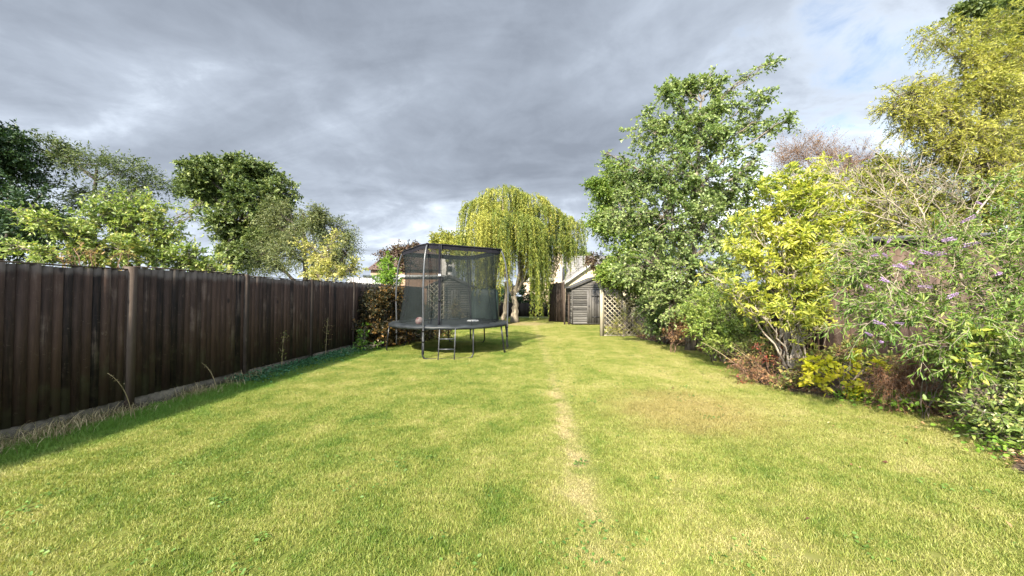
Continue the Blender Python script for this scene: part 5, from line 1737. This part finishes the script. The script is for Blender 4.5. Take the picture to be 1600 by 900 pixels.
plant('mixed_border_shrub', 'rounded light olive shrub between the russet spikes and the golden shrub', 'shrub', (XY(1130, 8.6), 8.9),
      around(rr_, [(1105, 470, 34, 24, .1), (1140, 490, 34, 26, 0), (1170, 500, 30, 26, 0), (1110, 510, 34, 22, -.1), (1150, 525, 30, 18, -.2), (1190, 480, 30, 24, .1), (1085, 500, 26, 22, .1), (1165, 440, 30, 20, .3), (1205, 450, 30, 26, .4), (1120, 535, 22, 12, -.2), (1080, 470, 26, 20, .2), (1130, 450, 30, 20, .3), (1190, 520, 30, 20, -.1)], 8.7), 68, 'hazel', 'bark', .12, stems=5, limb_r=.014, nsub=16, ntw=8, nleaf=9, tl=.24, L=.055, aspect=.5, lift=.3, updev=1.0, amp=.02, tintbias=.15, twigs=False)
plant('russet_spiked_plant', 'rusty red upright plant at the lawn edge in front of the dark glossy shrub', 'plant', (XY(1062, 9.9), 10.4),
      around(rr_, [(1058, 480, 10, 18, .2), (1050, 505, 10, 14, 0), (1068, 500, 14, 22, 0), (1082, 520, 14, 16, -.1), (1045, 520, 8, 10, 0), (1060, 525, 16, 10, -.1)], 10.3), 69, 'redtw', 'twig_red', .06, stems=5, limb_r=.008, nsub=9, ntw=6, nleaf=8, tl=.22, L=.06, aspect=.35, lift=.8, amp=.015)
plant('dry_trellis_plant', 'dry olive straw climber tangled through the foot of the trellis', 'plant', (XY(975, 14.3), 14.45),
      around(rr_, [(955, 505, 14, 18, 0), (980, 500, 22, 18, 0), (1000, 505, 10, 22, -.1), (970, 470, 20, 14, .2), (990, 465, 14, 12, .2), (1003, 515, 8, 14, -.2), (960, 520, 20, 8, -.1)], 14.5), 70, 'hedge', 'bark', .05, stems=5, limb_r=.008, nsub=8, ntw=6, nleaf=8, tl=.3, L=.07, aspect=.2, lift=.7, amp=.02, twigs=True)
plant('brown_seedhead_plant', 'dry brown feathery plant in front of the left shed seen through the net', 'plant', (XY(712, 18.6), 18.8),
      around(rr_, [(712, 478, 9, 12, 0), (708, 490, 8, 10, 0), (716, 492, 7, 8, 0)], 18.8), 71, M['straw'], 'twig_red', .05, stems=4, limb_r=.01, nsub=10, ntw=7, nleaf=9, tl=.35, L=.09, aspect=.2, lift=.6)
plant('grey_green_shrub', 'loose grey green shrub in front of the left shed seen through the net', 'shrub', (XY(655, 17.2), 17.6),
      around(rr_, [(645, 470, 16, 20, 0), (660, 485, 18, 18, 0), (680, 480, 12, 18, .2), (650, 500, 20, 12, 0)], 17.5), 72, 'olive', 'bark', .08, stems=4, limb_r=.02, nsub=13, ntw=7, nleaf=9, tl=.35, L=.09, aspect=.35, twigs=True)

# leaf and stalk stuff along the right bed
r = np.random.RandomState(101)
lv = Leaves()
n = 9000
yy = r.uniform(2.6, 14.5, n)
ee = bed_x(yy)
xx = ee + np.abs(r.randn(n)) * .45 - .12 + r.rand(n) * .3
lv.add(np.stack([xx, yy, .05 + .05 * r.rand(n)], 1), np.stack([r.randn(n), r.randn(n), .15 * r.randn(n)], 1), r.uniform(.025, .07, n), r.rand(n))
tag(lv.build('leaf_litter', M['litter'], None, r, .55, 'diamond', .5, .3), 'brown fallen leaves lying on the soil along the right lawn edge', 'leaf litter', kind='stuff')

lv = Leaves()
for (px, py, s, cnt, sz) in ((1400, 640, .5, 240, .055), (1450, 645, .45, 220, .06), (1350, 625, .4, 160, .05), (1490, 640, .35, 140, .055), (1080, 545, .35, 120, .05), (1145, 560, .35, 120, .045), (1330, 632, .3, 120, .05), (1580, 725, .3, 120, .045), (1250, 612, .3, 90, .05), (1530, 690, .3, 160, .045)):
    q = G(px, py)
    pp = np.stack([q[0] + .12 + r.randn(cnt) * s * .55, q[1] + .1 + r.randn(cnt) * s * .35, .06 + .12 * r.rand(cnt)], 1)
    lv.add(pp, np.stack([r.randn(cnt), r.randn(cnt), .25 + .2 * r.randn(cnt)], 1), r.uniform(.6, 1.2, cnt) * sz, .45 + .25 * r.randn(cnt))
tag(lv.build('ground_cover', LEAF['lime'], None, r, .75, 'hex', .6, .2), 'low green leafy ground cover along the foot of the right border', 'ground cover', kind='stuff')

# dark green ground cover by the left fence
lv = Leaves()
n = 5200
t = r.rand(n)
yy = 6.6 + 4.2 * t
off = .08 + np.abs(r.randn(n)) * .26
lv.add(np.stack([fence_x(yy) + off, yy, .03 + .14 * r.rand(n) * np.exp(-off)], 1), np.stack([r.randn(n), r.randn(n), .3 * r.randn(n)], 1), r.uniform(.02, .05, n), .5 + .22 * r.randn(n))
tag(lv.build('ivy_patch', LEAF['ivy'], None, r, .8, 'diamond', .6, .2), 'blue green creeping ground cover along the foot of the left fence', 'ground cover', kind='stuff')


def grass_clump(label, base, n, h, seed, spread, mat='straw', group=None, lean=1.2, width=.0042):
    """a clump of long dry blades"""
    r = np.random.RandomState(seed)
    mb = MB()
    b0 = np.array((base[0], base[1], 0.0))
    for i in range(n):
        p = b0 + np.array((r.randn() * spread[0], r.randn() * spread[1], 0))
        p[0] = max(p[0], fence_x(p[1]) + .05)
        az = r.rand() * 6.283
        hh = h * r.uniform(.4, 1.1)
        d = np.array((math.cos(az), math.sin(az), 0)) * hh * r.uniform(.1, 1) * lean
        top = p + d + np.array((0, 0, hh * r.uniform(.35, 1)))
        mid_ = p + d * .3 + np.array((0, 0, hh * .75))
        pts = bez(p, mid_, top, 5)
        pts[:, 0] = np.maximum(pts[:, 0], fence_x(pts[:, 1]) + .04)
        sd_ = np.array((-math.sin(az + r.randn() * .6), math.cos(az + r.randn() * .6), 0))
        wv = width * np.array((1, 1, .9, .7, .15))[:, None] / 2
        v = np.concatenate([pts - sd_ * wv, pts + sd_ * wv])
        f = np.array([(k, k + 1, 6 + k, 5 + k) for k in range(4)])
        mb.add_uniform(v, f, np.full(10, r.rand()))
    o = mb.build('dry_grass_clump', M[mat] if mat in M else LEAF[mat], loc=b0)
    return tag(o, label, 'grass clump', group)


def at_fence(y, off):
    return (fence_x(y) + off, y)


for i, (y, off, n, h, sp2) in enumerate(((3.15, .26, 560, .22, (.13, .26)), (3.75, .22, 560, .21, (.12, .28)), (4.35, .2, 480, .23, (.11, .26)), (4.9, .18, 360, .18, (.12, .22)), (5.9, .2, 330, .22, (.1, .2)), (6.8, .2, 330, .24, (.1, .25)), (10.4, .2, 200, .2, (.1, .25)))):
    grass_clump(('long dry tangled grass clump at the foot of the left fence nearest the camera', 'second long dry grass clump along the left fence from the camera', 'dry bent grass clump just before the nearest full fence post', 'dry grass clump around the nearest full fence post', 'short dry grass clump midway along the second fence bay',
                 'dry grass clump before the dark green creeping ground cover', 'faint dry grass clump at the far end of the left fence')[i], at_fence(y, off), n, h, 200 + i, sp2, 'straw' if i != 5 else 'straw', group='dry grass clumps along the left fence')
    grass_o = None


def stalk(name, label, y, off, h, seed, lean, mat='straw', leafy=0):
    r = np.random.RandomState(seed)
    b = np.array((*at_fence(y, off), 0.0))
    root = thing(name, label, 'weed', b)
    mb = MB()
    top = b + np.array((lean[0], lean[1], h))
    pts = bez(b, b + np.array((lean[0] * .2, lean[1] * .2, h * .7)), top, 9)
    mb.tube(pts, np.linspace(.006, .003, 9), 5)
    for k in range(leafy):
        i = r.randint(2, 8)
        d = nrm(r.randn(3) + np.array((0, 0, .6))) * .16
        mb.tube([pts[i], pts[i] + d * .6, pts[i] + d], [.003, .0025, .0015], 3, cap=False)
    mb.build('stem', M[mat], root)
    lv = Leaves()
    n = 26 + leafy * 6
    tt = .55 + .45 * r.rand(n) if not leafy else .2 + .8 * r.rand(n)
    ii = np.clip((tt * 8).astype(int), 0, 7)
    lv.add(pts[ii] + r.randn(n, 3) * (.012 if not leafy else .05), r.randn(n, 3) + np.array((0, 0, .3)), r.uniform(.012, .03, n) * (1 if not leafy else 1.6), r.rand(n))
    lv.build('seed_head', M[mat] if not leafy else LEAF['mixed'], root, r, .4)
    return root


q = G(190, 652)
stalk('grass_stalk', 'single tall bent dry stalk in front of the nearest full fence post', q[1], .35, .62, 301, (-.12, -.2))
q = G(310, 615)
stalk('grass_stalk', 'thin pale dry stalk before the second fence bay from the camera', 6.2, .3, .5, 302, (-.18, -.1))
stalk('weed', 'tall leafy weed growing beside the fence behind the creeping ground cover', 7.9, .15, .85, 303, (.05, .0), leafy=7)
stalk('weed', 'tall dry seed headed weed by the third fence post', 9.4, .18, 1.05, 304, (.03, .05), leafy=8)

# dry stalks leaning out at the right lawn edge
r = np.random.RandomState(310)
mb = MB()
b0 = np.array((*G(1195, 590)[:2], .05))
for i in range(16):
    s = b0 + np.array((r.randn() * .25, r.randn() * .2 + .1, 0))
    e = s + np.array((-.5 + r.randn() * .25, r.randn() * .2, .45 + .25 * r.rand()))
    mb.tube(bez(s, (s + e) / 2 + np.array((-.05, 0, .12)), e, 7), np.linspace(.008, .003, 7), 5, tint=r.rand())
tag(mb.build('dry_stalks', M['straw'], loc=b0), 'bundle of straw coloured dry stalks leaning over the right lawn edge', 'dry stalks')

# --- broad leaved weeds in the turf
r = np.random.RandomState(410)
lv = Leaves()
for k in range(150):
    y = 1.9 + 10 * r.rand() ** 1.6
    x = r.uniform(max(fence_x(y) + .4, -1.5 * y), min(bed_x(y) - .1, 1.5 * y))
    m = r.randint(5, 26)
    sp_r = r.uniform(.03, .11)
    az = r.rand(m) * 6.283
    lv.add(np.stack([x + r.randn(m) * sp_r, y + r.randn(m) * sp_r, .024 + .012 * r.rand(m)], 1), np.stack([np.cos(az), np.sin(az), .25 * r.randn(m)], 1), r.uniform(.016, .034, m), r.uniform(.1, .55) + .15 * r.randn(m))
tag(lv.build('lawn_weeds', LEAF['oakweed'], None, r, .7, 'hex', .35, .2), 'small dark green clover and broad leaved weeds dotted through the lawn', 'weeds', kind='stuff')

# --- a few fallen leaves on the lawn
r = np.random.RandomState(400)
lv = Leaves()
n = 90
yy = r.uniform(2.5, 12, n)
xx = bed_x(yy) - np.abs(r.randn(n)) * 1.2
lv.add(np.stack([xx, yy, np.full(n, .045)], 1), np.stack([r.randn(n), r.randn(n), .2 * r.randn(n)], 1), r.uniform(.02, .05, n), r.rand(n))
tag(lv.build('fallen_leaves', M['litter'], None, r, .55, 'diamond', .4, .3), 'scattered fallen leaves lying on the lawn near the right border', 'fallen leaves', kind='stuff')
